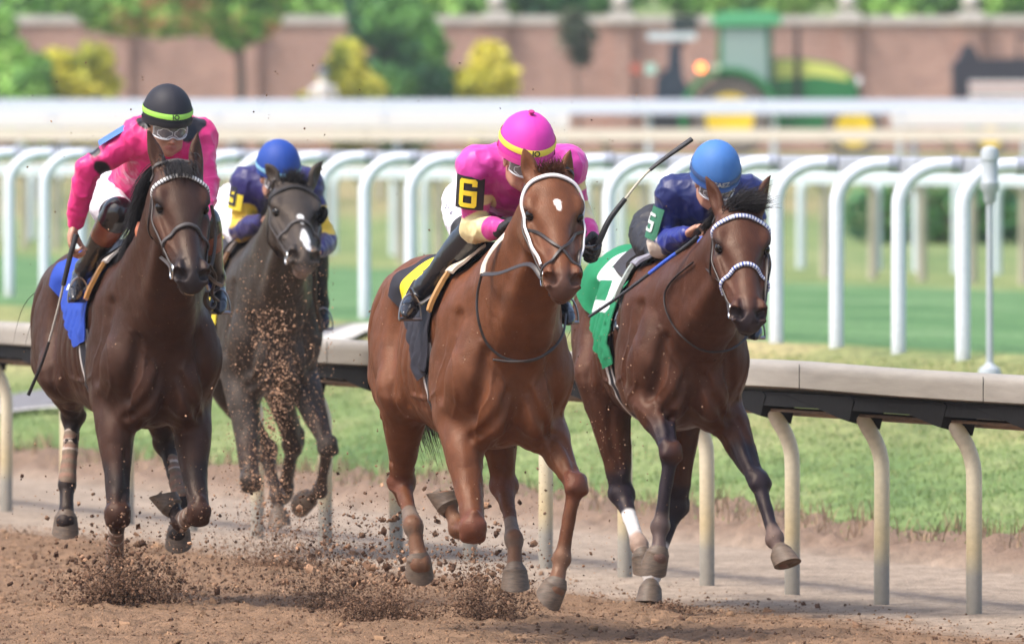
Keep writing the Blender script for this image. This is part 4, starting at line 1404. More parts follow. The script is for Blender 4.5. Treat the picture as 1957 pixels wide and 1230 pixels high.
mb = MB(); solid(mb, [(ox(1480), tz(152)), (ox(1480), tz(116)), (ox(1530), tz(115)), (ox(1588), tz(125)), (ox(1622), tz(143)), (ox(1620), tz(154)), (ox(1560), tz(146))], -.424, .424); mb.build('hood_stripe', thy, tr_, sharp=30)
mb = MB(); solid(mb, [(ox(1612), tz(200)), (ox(1612), tz(165)), (ox(1641), tz(165)), (ox(1643), tz(200))], -.36, .36); mb.build('grille', tk, tr_)
for y in (-.32, .32):
    mb = MB(); mb.lathe([(.001, -.03), (.10, -.03), (.11, .0), (.10, .03), (.001, .05)], M=Matrix.Rotation(R(90), 3, 'Y'), n=16, c=(ox(1641), y, tz(158))); mb.build('headlight', nmat('lamp_glass', (.8, .82, .84), .1), tr_)
mb = MB(); solid(mb, [(ox(1370), tz(190)), (ox(1372), tz(50)), (ox(1470), tz(50)), (ox(1476), tz(160)), (ox(1478), tz(235)), (ox(1400), tz(235))], -.70, .70); mb.build('cab', tg, tr_, sharp=30)
mb = MB(); solid(mb, [(ox(1380), tz(150)), (ox(1380), tz(56)), (ox(1462), tz(56)), (ox(1468), tz(190)), (ox(1440), tz(190)), (ox(1412), tz(160))], -.712, .712); mb.build('window', glass, tr_, smooth=False)
mb = MB(); mb.box((ox(1470), -.72, tz(110)), (.10, .05, 1.3)); mb.build('pillar', nmat('pillar_green', (.01, .09, .05), .4), tr_)
mb = MB(); solid(mb, [(ox(1360), tz(50)), (ox(1364), tz(30)), (ox(1385), tz(22)), (ox(1475), tz(22)), (ox(1492), tz(32)), (ox(1492), tz(48))], -.78, .78); mb.build('roof', tgl, tr_, sharp=30)
mb = MB(); mb.tube([(ox(1523), -.46, tz(200)), (ox(1523), -.46, tz(52))], [.075, .045], 12); mb.build('exhaust_pipe', tk, tr_)
for y in (-.86, .86):
    A = np.linspace(R(-8), R(200), 18)
    rows = []
    for a in A:
        c_, s_ = math.cos(a), math.sin(a)
        rows.append([(c_ * 1.02, y - .26, .80 + s_ * 1.02), (c_ * 1.02, y + .26, .80 + s_ * 1.02), (c_ * .88, y + .26, .80 + s_ * .88), (c_ * .88, y - .26, .80 + s_ * .88)])
    mb = MB(); mb.quadgrid(np.array(rows), closed_v=True); mb.build('fender', tg, tr_, sharp=30)
mb = MB(); mb.lathe([(.001, -.02), (.09, -.02), (.09, .03), (.001, .05)], M=Matrix.Rotation(R(90), 3, 'X'), n=16, c=(ox(1338), -1.14, tz(130)))
om = bpy.data.materials.new('lit_orange'); om.use_nodes = True
om.node_tree.nodes['Principled BSDF'].inputs['Base Color'].default_value = (.9, .25, .05, 1)
om.node_tree.nodes['Principled BSDF'].inputs['Emission Color'].default_value = (1, .22, .05, 1)
om.node_tree.nodes['Principled BSDF'].inputs['Emission Strength'].default_value = 3.0
mb.build('indicator_lamp', om, tr_)
mb = MB(); mb.lathe([(.001, -.02), (.075, -.02), (.075, .03), (.001, .05)], M=Matrix.Rotation(R(90), 3, 'X'), n=16, c=(ox(1368), -1.14, tz(130))); mb.build('work_lamp', nmat('lamp_lens', (.55, .7, .5), .15), tr_)
mb = MB(); solid(mb, [(ox(1250), tz(250)), (ox(1255), tz(150)), (ox(1276), tz(130)), (ox(1280), tz(82)), (ox(1300), tz(82)), (ox(1305), tz(150)), (ox(1330), tz(190)), (ox(1330), tz(250))], -.3, .3); mb.build('rear_mast', nmat('mast_navy', (.02, .035, .06), .5), tr_, smooth=False)
mb = MB(); mb.box((ox(1308), 0, tz(46)), (.52, .5, .30)); mb.build('mast_box', nmat('mast_box_black', (.015, .03, .03), .6), tr_, smooth=False)
mb = MB(); mb.box((ox(1284), 0, tz(70)), (.98, .7, .14)); mb.build('mast_shelf', nmat('shelf_white', (.62, .72, .78), .4), tr_, smooth=False)
mb = MB(); mb.box((ox(1303), 0, tz(64)), (.10, .2, .55)); mb.box((ox(1240), -.25, tz(138)), (.85, .06, .06)); mb.build('mast_frame', tk, tr_, smooth=False)
for px, c_ in ((1215, (.50, .14, .10)), (1243, (.45, .70, .62))):
    mb = MB(); mb.box((ox(px), -.3, tz(132)), (.22, .12, .20)); mb.build('tail_light', nmat('tail%d' % px, c_, .3), tr_)
mb = MB(); solid(mb, [(ox(1240), tz(262)), (ox(1240), tz(190)), (ox(1480), tz(190)), (ox(1480), tz(262))], -.45, .45); mb.build('chassis', tk, tr_)

ca = empty('cart_and_shade', (tx(1860), TD + 3, 1.56)); tag(ca, 'dark cart body added in place of wall shade, with a red and white striped side at the right edge', 'cart')
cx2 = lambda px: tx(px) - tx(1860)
mb = MB(); solid(mb, [(cx2(1830), tz(190)), (cx2(1828), tz(125)), (cx2(1842), tz(112)), (cx2(1850), tz(88)), (cx2(1868), tz(86)), (cx2(1880), tz(114)), (cx2(1990), tz(112)), (cx2(2060), tz(125)), (cx2(2060), tz(190))], -.6, .6); mb.build('body', nmat('wall_shade_navy', (.03, .03, .045), .5), ca, smooth=False)  # navy shape added where tree shade falls on the wall behind
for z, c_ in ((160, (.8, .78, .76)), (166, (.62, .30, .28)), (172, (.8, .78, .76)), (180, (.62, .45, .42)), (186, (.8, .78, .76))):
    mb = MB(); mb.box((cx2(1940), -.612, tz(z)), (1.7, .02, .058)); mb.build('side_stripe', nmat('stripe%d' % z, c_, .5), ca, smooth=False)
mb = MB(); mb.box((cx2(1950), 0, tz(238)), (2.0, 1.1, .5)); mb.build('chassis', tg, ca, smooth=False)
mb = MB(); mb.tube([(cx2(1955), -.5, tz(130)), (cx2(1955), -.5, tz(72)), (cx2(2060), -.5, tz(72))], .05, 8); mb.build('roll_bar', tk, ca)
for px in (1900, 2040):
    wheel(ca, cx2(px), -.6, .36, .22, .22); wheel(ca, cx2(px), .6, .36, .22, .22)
# horse with number 6
fr6 = Frame(-.062, 53.9, 15)
def paint6(H, L, T):
    q = H.q
    s = []
    s.append((H(.19, .004, 0), H(.225, .008, 0), .016, .009, .004, (.75, .66, .60)))           # star
    s.append((H(.60, 0, -.09), H(.56, 0, -.10), .085, .075, .05, (.085, .045, .036), .85))       # muzzle
    for e in (-1, 1):
        s.append((H(.208, e * .1, -.055), H(.215, e * .1, -.055), .034, .03, .02, (.06, .025, .018), .8))
    for k in L:
        s.append((L[k]['F'], L[k]['H'], .05, .06, .05, (.17, .10, .065), .55))
        s.append((L[k]['K'], L[k]['K'], .07, .07, .05, (.12, .04, .028), .6))
    for k in ('hR', 'hL'):
        l = L[k]; s.append((lerp(l['K'], l['F'], .78), l['F'] + l['flex'] * .02, .05, .052, .012, (.16, .125, .10), .85))
    return s
SP6 = dict(label='bright chestnut racehorse with a white star and a white browband',
    coat=(.118, .041, .018), poll=(1054, 320, .72), nose=(1083, 530, 1.14), pitch=dict(fL=32, hR=34, hL=14), roll=-3,
    ears=[((1016, 345, .72), (1001, 285, .70), (.8, -.5, 0)), ((1086, 345, .72), (1090, 287, .70), (.8, .5, 0))],
    wid=.94, legs=dict(fR=[(905, 1010, .36), (876, 1008, .08), (848, 948, .02)],
              fL=[(1100, 925, .38), (1073, 1066, .40), (1058, 1136, .46)],
              hR=[(768, 925, -.98), (790, 1005, -.72), (804, 1088, -.66)],
              hL=[(963, 930, -.80), (982, 1030, -.55), (985, 1110, -.48)]),
    paint=paint6)
root6, V6, H6, L6, T6 = build_horse(fr6, SP6)
# ------------------------------------------------------------------ the other horses
BLK = (.012, .009, .010)
fr10 = Frame(-1.535, 57.6, 16)
def paint10(H, L, T):
    s = [(H(.62, 0, -.10), H(.52, 0, -.09), .10, .085, .07, (.022, .020, .023), .9),
         (H(.12, 0, .0), H(.50, 0, -.02), .045, .035, .06, (.022, .014, .012), .6)]
    for e in (-1, 1):
        s.append((H(.208, e * .1, -.055), H(.215, e * .1, -.055), .036, .032, .02, (.015, .011, .011), .8))
        s.append((H(.30, e * .09, -.10), H(.40, e * .06, -.08), .035, .03, .05, (.085, .032, .017), .7))
    for k in L:
        l = L[k]
        t = .45 if k[0] == 'f' else .62
        s.append((lerp(l['up'], l['K'], t + .3), l['H'], .09, .10, .10, BLK, .92))
    return s
SP10 = dict(label='tall dark bay racehorse with black and white browband, farthest to the left',
    wid=.95, coat=(.042, .0175, .0115), poll=(343, 306, .76), nose=(376, 525, 1.13), teeth=True, pitch=dict(hR=34, hL=34, fR=20), roll=-4, zo=.0, uo=0,
    ears=[((310, 333, .74), (284, 250, .70), (.9, -.2, 0)), ((377, 330, .76), (378, 252, .72), (.9, .3, 0))], earw=.034,
    legs=dict(fR=[(225, 982, .26), (219, 1062, .02), (216, 1112, .02)],
              fL=[(381, 980, .34), (346, 996, .08), (318, 952, .02)],
              hR=[(140, 795, -1.02), (128, 925, -.92), (125, 1005, -.80)],
              hL=[(318, 848, -.98), (347, 952, -.80), (340, 1030, -.72)]),
    paint=paint10)
root10, V10, H10, L10, T10 = build_horse(fr10, SP10)

fr5 = Frame(.70, 57.2, 11)
def paint5(H, L, T):
    s = [(H(.62, 0, -.10), H(.55, 0, -.10), .085, .08, .06, (.022, .019, .024), .9)]
    for e in (-1, 1):
        s.append((H(.208, e * .1, -.055), H(.215, e * .1, -.055), .036, .032, .02, (.018, .011, .012), .8))
    for k in L:
        l = L[k]
        t = .45 if k[0] == 'f' else .62
        s.append((lerp(l['up'], l['K'], t + .3), lerp(l['F'], l['H'], .2), .085, .09, .07, (.014, .012, .020), .95))
        if k in ('fL', 'fR'):
            s.append((l['F'], l['H'], .055, .06, .03, (.16, .11, .095), .5 if k == 'fR' else .8))
    s.append((lerp(L['hR']['K'], L['hR']['F'], .55), L['hR']['F'], .06, .06, .02, (.62, .60, .60)))
    s.append((L['hR']['F'], L['hR']['H'], .06, .06, .03, (.34, .24, .19)))
    s.append((lerp(L['hL']['K'], L['hL']['F'], .75), L['hL']['H'], .07, .07, .02, (.60, .55, .52)))
    return s
SP5 = dict(label='reddish bay racehorse with black lower legs and green saddle cloth, farthest to the right',
    wid=.94, coat=(.066, .024, .0135), poll=(1415, 384, .76), nose=(1438, 598, 1.15), pitch=dict(fR=30, fL=-8, hR=25), roll=-3,
    ears=[((1374, 402, .74), (1349, 338, .70), (.7, -.75, 0)), ((1455, 394, .76), (1473, 335, .74), (.6, .8, 0))], earw=.034,
    legs=dict(fR=[(1281, 862, .42), (1262, 1005, .44), (1256, 1075, .50)],
              fL=[(1449, 920, .36), (1480, 1028, .52), (1500, 1074, .60)],
              hR=[(1190, 945, -.72), (1221, 1040, -.48), (1234, 1078, -.42)],
              hL=[(1292, 968, -.88), (1246, 1096, -.78), (1241, 1142, -.72)]),
    elb=dict(fR=(.12, .0, .03)),
    paint=paint5)
root5, V5, H5, L5, T5 = build_horse(fr5, SP5)

fr9 = Frame(-1.165, 64.6, 13)
def paint9(H, L, T):
    s = [(H(.60, 0, -.13), H(.57, 0, -.15), .055, .055, .03, (.20, .15, .13), .85),
         (H(.30, 0, 0), H(.345, .006, 0), .020, .018, .008, (.75, .73, .72)),
         (H(.37, .006, 0), H(.46, .012, -.01), .012, .032, .008, (.75, .73, .72)),
         (H(.46, .012, -.01), H(.53, .014, -.03), .026, .014, .010, (.75, .73, .72))]
    for k in L:
        s.append((L[k]['F'], L[k]['H'], .06, .06, .04, (.10, .075, .06), .6))
        s.append((lerp(L[k]['up'], L[k]['K'], .8), L[k]['F'], .09, .09, .10, (.035, .022, .018), .8))
    return s
SP9 = dict(label='dusty dark brown racehorse with a white snip, galloping behind and between the others',
    coat=(.038, .031, .027), poll=(562, 340, .78), nose=(588, 482, 1.27), roll=-6, h=.0075, wid=.80, specks=1500,
    ears=[((527, 346, .76), (507, 314, .74), (.7, -.8, .1)), ((596, 352, .78), (617, 308, .76), (.7, .7, 0))], earw=.036,
    legs=dict(fR=[(480, 918, .30), (478, 905, .04), (480, 860, -.05)],
              fL=[(626, 850, .36), (612, 938, .22), (581, 958, .08)],
              hR=[(508, 862, -.85), (531, 950, -.68), (534, 998, -.62)],
              hL=[(560, 850, -1.05), (545, 930, -1.20), (540, 940, -1.33)]),
    paint=paint9)
root9, V9, H9, L9, T9 = build_horse(fr9, SP9)
# ------------------------------------------------------------------ tack
leather = nmat('dark_leather', (.030, .022, .020), .45, var=.3, nscale=50, bump=.2, bscale=200, bdist=.002)
grey_leather = nmat('dusty_leather', (.055, .046, .044), .6, var=.35, nscale=60, bump=.2, bscale=200, bdist=.002)
steel = nmat('bit_steel', (.62, .62, .62), .22, metal=1.0)
painted = lambda nm, rough=.6, wr=0.0: nmat(nm, attr=True, rough=rough, var=.08, nscale=40, bump=.15, bscale=260, bdist=.002, wrinkle=wr, spec=.3)

def build_bridle(fr, V, H, label, brow, nose_kind, cheek, reinpts, loops, extra=None):
    rt = fr.thing('bridle', label, 'bridle', tuple(H.P), 'racing bridles')
    off = H.P
    def strip_(name, pts, width, thick, mat=None, cols=None, n_sub=8, lift=.003):
        S, N = strap(H, V, pts, width, thick, n_sub, lift)
        mb = MB()
        c = None
        if cols is not None:
            # resample so stripes stay crisp
            L = np.concatenate([[0], np.cumsum(np.linalg.norm(np.diff(S, axis=0), axis=1))])
            k = int(L[-1] / .0022)
            u = np.linspace(0, L[-1], k)
            S = np.stack([np.interp(u, L, S[:, i]) for i in range(3)], 1); N = np.stack([np.interp(u, L, N[:, i]) for i in range(3)], 1)
            c = cols(u)
        ribbon(mb, S, N, width, thick, c)
        return mb.build(name, mat or painted('browband_leather'), rt, off=off, sharp=50)
    if brow == 'white':
        wm = nmat('white_strap', (.72, .68, .68), .5, var=.05)
        strip_('browband', [(.46, -92), (.36, -90), (.25, -88), (.15, -80), (.075, -50), (.055, 0), (.075, 50), (.15, 80), (.25, 88), (.36, 90), (.46, 92)], .017, .007, wm, lift=.006)
        strip_('cheekpiece', [(.10, -100), (.25, -104), (.40, -108), (.50, -106)], .012, .004, leather)
        strip_('cheekpiece', [(.10, 100), (.25, 104), (.40, 108), (.50, 106)], .012, .004, leather)
    else:
        ca, cb = brow
        def cols(u):
            ph = (u / .0135) % 1.0
            k = (ph < .68)[:, None]
            return np.where(k, np.array(ca), np.array(cb))
        strip_('browband', [(.135, -84), (.12, -62), (.095, -30), (.09, 0), (.095, 30), (.12, 62), (.135, 84)], .020, .007, cols=cols, lift=.004)
        for s_ in (-1, 1):
            strip_('cheekpiece', [(.12, s_ * 86), (.20, s_ * 100), (.33, s_ * 104), (.42, s_ * 104), (.50, s_ * 104)], .015, .0045, cheek, lift=.003)
            strip_('throat_strap', [(.12, s_ * 90), (.16, s_ * 118), (.20, s_ * 150), (.21, s_ * 178)], .012, .004, cheek, lift=.003)
    if nose_kind == 'eight':
        strip_('noseband', [(.26, -92), (.33, -60), (.40, -25), (.43, 0), (.47, 30), (.50, 62), (.52, 95)], .013, .006, leather, lift=.003)
        strip_('noseband', [(.52, -95), (.50, -62), (.47, -30), (.43, 0), (.40, 25), (.33, 60), (.26, 92)], .013, .006, leather, lift=.006)
    else:
        pts = [(.40, -120), (.375, -95), (.345, -60), (.335, -30), (.33, 0), (.335, 30), (.345, 60), (.375, 95), (.40, 120)]
        if nose_kind == 'plain':
            strip_('noseband', pts, .019, .007, grey_leather, lift=.003)
        else:
            ca2, cb2 = nose_kind
            strip_('noseband', pts, .019, .009, cols=lambda u: np.where((((u / .0125) % 1.0) < .62)[:, None], np.array(ca2), np.array(cb2)), lift=.003)
    strip_('headpiece', [(.03, -100), (.005, -60), (-.01, 0), (.005, 60), (.03, 100)], .016, .004, cheek, lift=.004)
    rings = {}
    for s_ in (-1, 1):
        S, N = strap(H, V, [(.50, s_ * 112), (.50, s_ * 108)], .01, .01, 2, .012)
        c = S[0] + np.array([0, 0, -.006]); rings[s_] = c
        mb = MB(); mb.tube(ring_pts(c, lerp(N[0], H.C, .25), .030), .0042, 8, cap=False); mb.build('bit_ring', steel, rt, off=off)
        S, N = strap(H, V, [(.44, s_ * 104), (.50, s_ * 112)], .01, .01, 3, .004)
        mb = MB(); ribbon(mb, S, N, .014, .005); mb.build('ring_strap', cheek, rt, off=off)
    mb = MB(); mb.tube([rings[-1], H(.53, -.04, -.125), H(.53, .04, -.125), rings[1]], .006, 8); mb.build('bit', steel, rt, off=off)
    S, N = strap(H, V, [(.53, -120), (.555, -150), (.56, 180), (.555, 150 + 60), (.53, 240)], .01, .01, 6, .003)
    mb = MB(); ribbon(mb, S, N, .010, .003); mb.build('chin_strap', cheek, rt, off=off)
    for kind, pts, w_, mat in reinpts:
        P = [rings[kind] if p == 'ring' else fr.J(*p) for p in pts] if kind else [fr.J(*p) for p in pts]
        Q = spline(np.array(P), 8)
        mb = MB()
        Nn = np.tile(np.array([.5, -.6, .6]), (len(Q), 1))
        ribbon(mb, Q, Nn, w_, .004)
        mb.build('rein', mat, rt, off=off)
    for pts, r_, mat in loops:
        Q = spline(np.array([fr.J(*p) for p in pts]), 8)
        for _ in range(60):                      # slack leather rests on the hide, never inside it
            ins_ = (V.sample(Q) < r_ * 1.2) | (V.sample(Q) > .9) & False
            if not ins_.any(): break
            Q[ins_] += [.006, 0, 0]
        Q[1:-1] = Q[1:-1] * .5 + (Q[:-2] + Q[2:]) * .25
        mb = MB(); mb.tube(Q, r_, 8, squash=.6); mb.build('rein_loop', mat, rt, off=off)
    return rt

SEG = {'6': 'abcdfg'.replace('b', ''), '5': 'acdfg', '1': 'bc', '9': 'abcdfg'}
def digit_mask(ch, x, y):
    """x in 0..1 across, y in 0..1 downwards -> True inside the strokes of a block digit"""
    t = .26; inb = (x > 0) & (x < 1) & (y > 0) & (y < 1)
    cut = (np.minimum(x, 1 - x) + np.minimum(y, 1 - y) * 1.4 > .10)
    top = y < t * .62; bot = y > 1 - t * .62; mid = np.abs(y - .5) < t * .31
    lf = x < t; rt = x > 1 - t; up = y < .5; dn = ~up
    m = {'6': (top & ~(rt & up & False)) | bot | mid | lf | (rt & dn) | (rt & (y < .26)),
         '5': top | bot | mid | (lf & up) | (rt & dn) | (lf & (y > .78)),
         '9': top | bot | mid | rt | (lf & up),
         '1': (x > .38) & (x < .64) | ((y > .88) & (x > .15) & (x < .87)) | ((y < .3) & (x > .2) & (x < .5) & (y > .1))}[ch]
    return inb & m & cut

def wrap(V, T, us, th, off, spread=0.0, cz=1.12):
    """sheet over the trunk: us (n,) or (n,m), th (n,m) degrees from the spine; returns (n,m,3) and outward dirs"""
    U = us if us.ndim == 2 else np.repeat(us[:, None], th.shape[1], 1)
    a = np.radians(th)
    D = np.stack([0 * a, np.sin(a), np.cos(a)], -1).reshape(-1, 3)
    c = np.array(T(0, 0, cz))
    O = np.stack([U + c[0], U * 0 + 0, U * 0 + c[2]], -1).reshape(-1, 3)
    # forearms and shoulders must not catch the ray: first crossing outwards from inside the trunk
    S = V.cast(O, D, .62, 0)
    S = S.reshape(*U.shape, 3); D = D.reshape(*U.shape, 3)
    for _ in range(6):
        S[1:-1, 1:-1] = S[1:-1, 1:-1] * .4 + .15 * (S[:-2, 1:-1] + S[2:, 1:-1] + S[1:-1, :-2] + S[1:-1, 2:])
    return S + D * (off if np.isscalar(off) else off[..., None]), D

def build_cloth(fr, V, T, label, colf, tmax, u0=-.80, u1=-.10, off=.014, fold=.006, seed=0, mat='cloth_weave', cat='saddle cloth'):
    us = np.linspace(u0, u1, 220); tt = np.linspace(-1, 1, 360)
    TM = np.interp(us, tmax[0], tmax[1])
    TH = TM[:, None] * tt[None]
    U = np.repeat(us[:, None], len(tt), 1)
    P0 = np.stack([U * 4, TH * .05, U * 0], -1).reshape(-1, 3)
    nz = (vnoise(P0, 1.6, seed, 3).reshape(U.shape) - .5)
    hang = np.clip((np.abs(TH) - 55) / 45, 0, 1)
    S, D = wrap(V, T, us, TH, off + fold * (nz * 2 + .5) + hang * (.010 + .007 * np.sin(U * 40 + nz * 5)))
    b = S[len(us) // 2, len(tt) // 2].copy()
    rt = fr.thing('saddle_cloth', label, cat, tuple(b), 'numbered saddle cloths')
    C = colf(U, TH)
    mb = MB()
    n, m = U.shape
    base = (S - b)
    th_ = D * .004
    V1 = base.reshape(-1, 3); V2 = (base - th_).reshape(-1, 3)
    i, j = np.meshgrid(np.arange(n - 1), np.arange(m - 1), indexing='ij')
    q = np.stack([i * m + j, (i + 1) * m + j, (i + 1) * m + j + 1, i * m + j + 1], -1).reshape(-1, 4)
    col = np.vstack([C.reshape(-1, 3), C.reshape(-1, 3) * .8])
    ed = []
    N_ = n * m
    for k in range(n - 1):
        ed += [(k * m, k * m + N_, (k + 1) * m + N_, (k + 1) * m), (k * m + m - 1, (k + 1) * m + m - 1, (k + 1) * m + m - 1 + N_, k * m + m - 1 + N_)]
    for k in range(m - 1):
        ed += [(k, k + 1, k + 1 + N_, k + N_), ((n - 1) * m + k, (n - 1) * m + k + N_, (n - 1) * m + k + 1 + N_, (n - 1) * m + k + 1)]
    Q = np.vstack([q[:, ::-1], q + N_, np.array(ed)])
    np_mesh('cloth', np.vstack([V1, V2]), Q, painted('cloth_weave', .75), rt, col)
    return rt

def build_saddle(fr, V, T, label, flapc, padc, girthc, stir, girth_u=-.16, white_edges=True, gwid=.11, sp_len=27):
    b = V.cast(np.array([T(-.25, 0, 1.12)]), np.array([[0, 0, 1.0]]), .7, 0)[0]
    rt = fr.thing('saddle', label, 'saddle', tuple(b), 'racing saddles')
    # flaps
    fm = nmat('flap_' + str(round(flapc[0] * 1000)), flapc, .45, var=.15, nscale=20, bump=.2, bscale=90)
    for s_ in (-1, 1):
        tt = np.linspace(0, 1, 30); ww = np.linspace(0, 1, 16)
        TH = s_ * (26 + sp_len * tt)[:, None] * np.ones((1, 16))
        front = .02 - .06 * tt ** 2 ; back = -.20 + .10 * tt ** 2
        Ug = back[:, None] + (front - back)[:, None] * ww[None]
        edge = .022
        S, D = wrap(V, T, Ug, TH, edge)
        S2 = S + D * .016
        mb = MB()
        loop = np.stack([S, S2], 0)
        mb.quadgrid(S); mb.quadgrid(S2)
        for A in (0, -1):
            mb.quadgrid(np.stack([S[A], S2[A]], 0)); mb.quadgrid(np.stack([S[:, A], S2[:, A]], 0))
        mb.build('flap', fm, rt, off=b, sharp=60)
        # padded roll at the front edge
    S, D = wrap(V, T, np.linspace(-.42, -.08, 14), np.linspace(-32, 32, 18)[None] * np.ones((14, 1)), .045)
    S[..., 2] += .02 * (np.linspace(-1, 1, 14)[:, None] ** 2)
    mb = MB(); mb.quadgrid(S); mb.quadgrid(S - D * .03)
    for A in (0, -1):
        mb.quadgrid(np.stack([S[A], (S - D * .03)[A]], 0)); mb.quadgrid(np.stack([S[:, A], (S - D * .03)[:, A]], 0))
    mb.build('seat', leather, rt, off=b, sharp=60)
    pm_ = nmat('pad_' + str(round(padc[0] * 1000)), padc, .7, var=.2, nscale=25, bump=.3, bscale=60)
    for s_ in (-1, 1):
        tt = np.linspace(8, 30, 14)
        S, D = wrap(V, T, np.array([-.03, .03, .08]), (s_ * tt)[None] * np.ones((3, 1)), .030)
        mb = MB(); S2 = S + D * .012; mb.quadgrid(S); mb.quadgrid(S2)
        for A in (0, -1):
            mb.quadgrid(np.stack([S[A], S2[A]], 0)); mb.quadgrid(np.stack([S[:, A], S2[:, A]], 0))
        mb.build('knee_pad', pm_, rt, off=b, sharp=60)
    # girth
    us = np.linspace(girth_u - gwid / 2, girth_u + gwid / 2, 17)
    th = np.concatenate([np.linspace(70, 290, 120)])
    S, D = wrap(V, T, us, th[None] * np.ones((17, 1)), .010, cz=1.10)
    w_ = np.abs(np.linspace(-1, 1, 17))[:, None] * np.ones((1, 120))
    C = np.where((w_ > .62)[..., None] & white_edges, np.array((.55, .52, .50)), np.array(girthc))
    mb = MB(); mb.quadgrid(S, cols=C); mb.quadgrid(S - D * .004, cols=C)
    mb.build('girth', painted('girth_web', .7), rt, off=b)
    for s_, foot in stir.items():
        f = np.array(foot)
        top = V.cast(np.array([T(-.17, 0, 1.12)]), np.array([[0, s_ * math.sin(R(38)), math.cos(R(38))]]), .7, .03)[0]
        mb = MB(); q = spline(np.array([top, lerp(top, f, .5) + np.array([0, s_ * .02, 0]), f + np.array([0, 0, .10])]), 6)
        ribbon(mb, q, np.tile([.3, s_ * 1.0, .1], (len(q), 1)), .018, .003); mb.build('stirrup_strap', leather, rt, off=b)
        mb = MB()
        arch = [f + np.array([.0, s_ * 0 + .046 * math.cos(a), -.020 + .10 * math.sin(a)]) for a in np.linspace(0, math.pi, 14)]
        arch = [arch[0] + np.array([0, 0, -.0])] + arch
        mb.tube(arch, .0042, 8); mb.tube([arch[0], arch[-1]], .008, 8)
        mb.build('stirrup', nmat('stirrup_iron', (.30, .30, .32), .35, metal=1.0), rt, off=b)
    return rt

# ------------------------------------------------------------------ riders
SKIN = (.46, .24, .165)
def hand(V, wrist, d, nrm_, s_, curl=1.0, sc=1.0, k=.008):
    """palm and five fingers; d along the palm, nrm_ = palm side, s_ = +1 when the thumb is on d x nrm_ side"""
    d = nrm(d); n = nrm(perp(nrm_, d)); w = np.cross(d, n) * s_
    c = np.array(wrist) + d * .048 * sc
    M = np.array([d, w, n])
    V.ell(c, np.array([.050, .040, .017]) * sc, .012, M)
    V.cap(wrist, c, .024 * sc, .024 * sc, .015, n, .75)
    tips = []
    for i, (wo, L, r) in enumerate(((.029, 1.0, .0092), (.010, 1.1, .0095), (-.009, 1.02, .0090), (-.027, .82, .0080))):
        p = np.array(wrist) + d * .086 * sc + w * wo * sc
        a = R(28 + 5 * i) * curl
        pts = [p - d * .02 * sc]
        q = p
        dd = d
        for j, Ls in enumerate((.040, .026, .021)):
            ang = a if j == 0 else a + R(62) * curl * j
            dd = d * math.cos(ang) + n * math.sin(ang)
            pts.append(q); q = q + dd * Ls * L * sc
        pts.append(q); tips.append(q)
        P = [[*pp, r * sc * (1.06 - .07 * j)] for j, pp in enumerate(pts)]
        V.chain(P, .004, sm=3)
    b0 = np.array(wrist) + d * .022 * sc + w * .024 * sc
    b1 = b0 + (d * .55 + w * .55 + n * .45) * .045 * sc
    b2 = b1 + (d * .75 + n * .65 - w * .05) * .034 * sc
    b3 = b2 + (d * .55 + n * .75 - w * .40) * .028 * sc
    V.chain([[*b0, .016 * sc], [*b1, .0125 * sc], [*b2, .0105 * sc], [*b3, .0085 * sc]], .006, sm=3)
    return c

def face(V, c, f, u, q=1.0):
    """head about c, looking along f, crown along u"""
    f = nrm(f); u = nrm(perp(u, f)); l = np.cross(u, f)
    M = np.array([f, l, u])
    P = lambda x, y, z: np.array(c) + (f * x + l * y + u * z) * q
    E = lambda x, y, z, r, k=.015, sub=False: V.ell(P(x, y, z), np.array(r) * q, k, M, sub)
    E(-.012, 0, .03, (.098, .076, .095), .02)
    E(.030, 0, -.038, (.066, .060, .082), .03)
    E(.050, 0, -.092, (.040, .036, .028), .025)
    E(.068, 0, -.106, (.018, .018, .014), .012)
    for s_ in (-1, 1):
        E(.058, s_ * .040, -.034, (.030, .022, .026), .018)
        E(.022, s_ * .050, -.080, (.045, .014, .022), .03)
        V.ell(P(.088, s_ * .031, -.002), np.array((.014, .016, .012)) * q, .010, M, True)
        E(-.010, s_ * .076, -.018, (.018, .007, .030), .008)
        E(.096, s_ * .0115, -.046, (.010, .0075, .007), .006)
    V.cap(P(.082, -.035, .016), P(.082, .035, .016), .010 * q, .010 * q, .012)
    V.chain([[*P(.086, 0, .004), .0085 * q], [*P(.098, 0, -.018), .0090 * q], [*P(.108, 0, -.040), .0125 * q]], .010, sm=3)
    V.chain([[*P(.084, -.024, -.072), .004 * q], [*P(.094, -.008, -.067), .0065 * q], [*P(.094, .008, -.067), .0065 * q], [*P(.084, .024, -.072), .004 * q]], .006, sm=3)
    V.chain([[*P(.084, -.020, -.078), .004 * q], [*P(.090, 0, -.080), .008 * q], [*P(.084, .020, -.078), .004 * q]], .006, sm=3)
    V.cap(P(.099, -.022, -.0735), P(.099, .022, -.0735), .0018 * q, .0018 * q, .003, sub=True)
    V.chain([[*P(-.02, 0, -.06), .052 * q], [*P(-.06, 0, -.13), .055 * q]], .03, sm=1)
    return P, M

